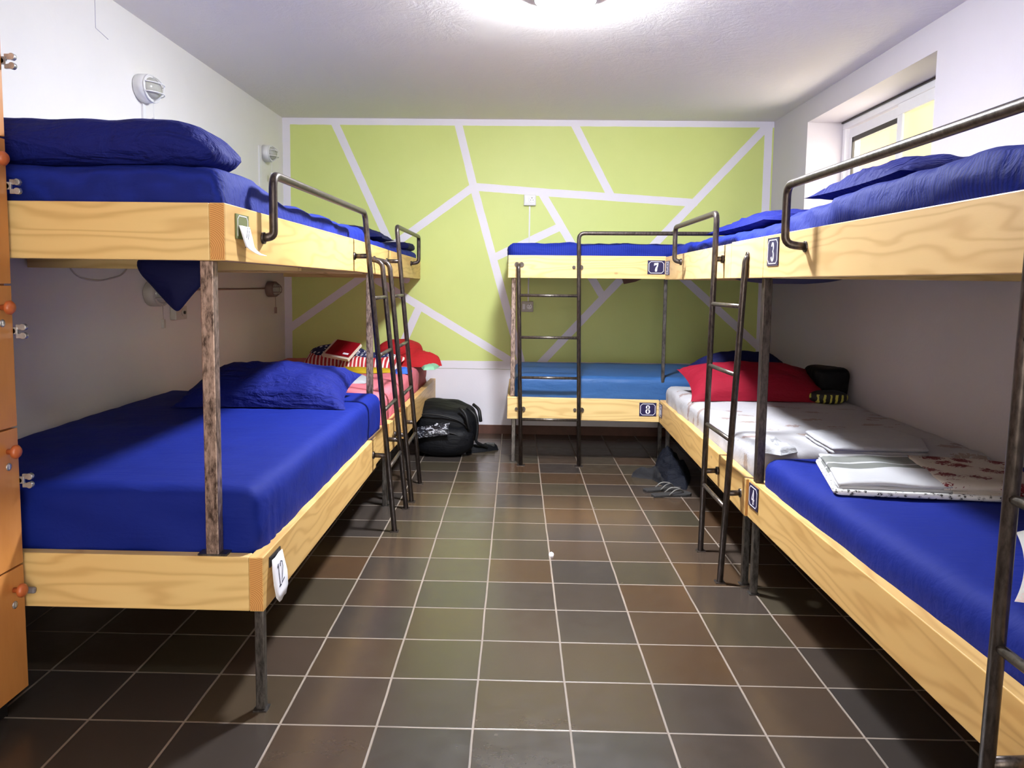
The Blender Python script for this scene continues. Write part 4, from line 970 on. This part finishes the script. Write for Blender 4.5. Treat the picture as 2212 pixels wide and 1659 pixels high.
# ------------------------------------------------------------------ wall lamps (bulkheads) on the left wall
def bulkhead(y, z, label, s=1.0, cords=True, mat=M_PLASTIC):
    t = thing('wall_lamp', (XL, y, z), label, 'wall lamp', 'caged bulkhead lamps on the left wall')
    m = MB(); m.revolve([(.055 * s, 0), (.075 * s, .004), (.075 * s, .055), (.066 * s, .062)], (XL, y, z), 'x', 32, sx=1.45, sy=1.0); m.build('lamp_body', mat, t)
    m = MB(); m.revolve([(.062 * s * math.cos(a), .05 + .055 * s * math.sin(a)) for a in [i * math.pi / 2 / 8 * .98 for i in range(9)]], (XL, y, z), 'x', 28, sx=1.4, sy=.95); m.build('lamp_glass', M_LGLASS, t)
    m = MB(); k = 40
    for zz_ in (-.028, .022):
        m.tube([(XL + .058 + .062 * s * math.sin(math.pi * i / 12) ** .7, y - .098 * s + .196 * s * i / 12, z + zz_ * s) for i in range(13)], .0032, 6)
    m.tube([(XL + .058 + .062 * s * math.sin(math.pi * i / 12) ** .7, y + .012, z - .066 * s + .132 * s * i / 12) for i in range(13)], .0032, 6)
    m.tube([(XL + .062, y + .103 * s * math.cos(2 * math.pi * i / 28), z + .070 * s * math.sin(2 * math.pi * i / 28)) for i in range(29)], .0045, 6)
    m.build('lamp_cage', mat, t)
    m = MB(); m.tube([(XL + .05, y + .03, z - .06 * s), (XL + .05, y + .035, z - .15)], .0018, 6); m.box(XL + .042, XL + .058, y + .024, y + .046, z - .20, z - .15); m.build('pull_switch', mat, t)
    return t
WL1 = bulkhead(4.37, 2.375, 'caged white wall lamp above the pillow of the top bunk tagged 11')
WL2 = bulkhead(6.45, 2.36, 'caged white wall lamp near the mural corner above the top bunk', .9)
M_GREYP = plain('warm_grey_plastic', (190, 184, 174), .5)  # warmer, duller tone than the white plastic
bulkhead(4.42, 1.262, 'shaded wall lamp behind the hanging navy cloth corner', 1.0, mat=M_GREYP)
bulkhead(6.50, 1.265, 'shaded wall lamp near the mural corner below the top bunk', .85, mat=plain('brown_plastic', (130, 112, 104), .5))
m = MB(); m.tube([(XL + .008, 4.80, 1.275), (XL + .008, 6.38, 1.272)], .006, 8); tag(ground(m.build('conduit', plain('brown_conduit', (150, 122, 112), .6))), 'thin brown wire running between the two shaded wall lamps', 'wire')
m = MB(); m.box(XL, XL + .012, 4.36, 4.39, 2.15, 2.31); m.build('cable_cover', M_PLASTIC, WL1)
m = MB(); m.box(XL, XL + .012, 6.30, 6.35, 1.95, 2.40); m.build('cable_cover', M_PLASTIC, WL2)
m = MB(); m.tube([(XL + .006, 3.55, 1.45), (XL + .006, 3.65, 1.35), (XL + .006, 3.85, 1.325), (XL + .006, 4.1, 1.36), (XL + .006, 4.2, 1.45)], .004, 6, fil=.1); tag(ground(m.build('cable', M_GREYP)), 'grey cable looping on the shaded left wall', 'wire')

def socket(c, ax, label, mat, w=.105, h=.092):
    t = thing('power_socket', c, label, 'power socket'); x, y, z = c
    if ax == 'y':
        m = MB(); m.box(x - w / 2, x + w / 2, y - .038, y, z - h / 2, z + h / 2); m.build('socket_box', mat, t, bevel=.006)
        m = MB(); m.box(x - w * .40, x - w * .18, y - .044, y - .038, z - h * .26, z + h * .26); m.build('switch_rocker', M_PVC, t, bevel=.002)
        m = MB(); m.revolve([(.024, 0), (.024, -.006), (.021, -.006), (.020, -.002)], (x + w * .16, y - .038, z), 'y', 24); m.build('socket_well', M_PVC, t)
        m = MB()
        for dx in (-.010, .010): m.revolve([(.0032, -.003), (.0032, -.005)], (x + w * .16 + dx, y - .038, z), 'y', 10)
        m.box(x + w * .16 - .003, x + w * .16 + .003, y - .044, y - .040, z + .014, z + .024); m.build('socket_holes', M_BLK, t)
    else:
        m = MB(); m.box(x, x + .038, y - w / 2, y + w / 2, z - h / 2, z + h / 2); m.build('socket_box', mat, t, bevel=.006)
        m = MB(); m.revolve([(.024, 0), (.024, .006), (.021, .006)], (x + .038, y + .02, z), 'x', 24); m.build('socket_well', M_GREYP, t)
        m = MB(); m.revolve([(.010, .0), (.010, .008)], (x + .044, y + .02, z), 'x', 12); m.build('socket_holes', M_BLK, t)
    return t
SK1 = socket((.078, YB, 2.057), 'y', 'white switched socket high on the green wall', M_PLASTIC)
socket((.070, YB, 1.137), 'y', 'white switched socket behind the ladder on the green wall', M_GREYP)
socket((XL, 4.73, 1.14), 'x', 'pale socket on the left wall below the hanging navy corner', M_GREYP, .16, .085)
m = MB(); m.box(.071, .083, YB - .012, YB, 1.183, 2.011); m.build('cable_cover', M_PLASTIC, SK1)
# door of the unseen doorway, added open to let in extra daylight
m = MB(); m.box(.56, .60, YF, YF + .95, 0.005, 2.04); d = struct(m.build('door_1', M_DOOR, bevel=.004), 'plain door of the added doorway, standing open behind the camera')
m = MB(); m.tube([(.60, YF + .87, 1.0), (.65, YF + .87, 1.0), (.65, YF + .75, 1.0)], .009, 8, fil=.02); m.build('door_handle', M_CHROME, d)
m = MB(); m.box(-.57, -.502, YF, YF + .02, 0, 2.13); m.box(.602, .67, YF, YF + .02, 0, 2.13); m.box(-.502, .602, YF, YF + .02, 2.062, 2.13); struct(m.build('trim_1', M_PVC), 'white frame of the unseen doorway added behind the camera')
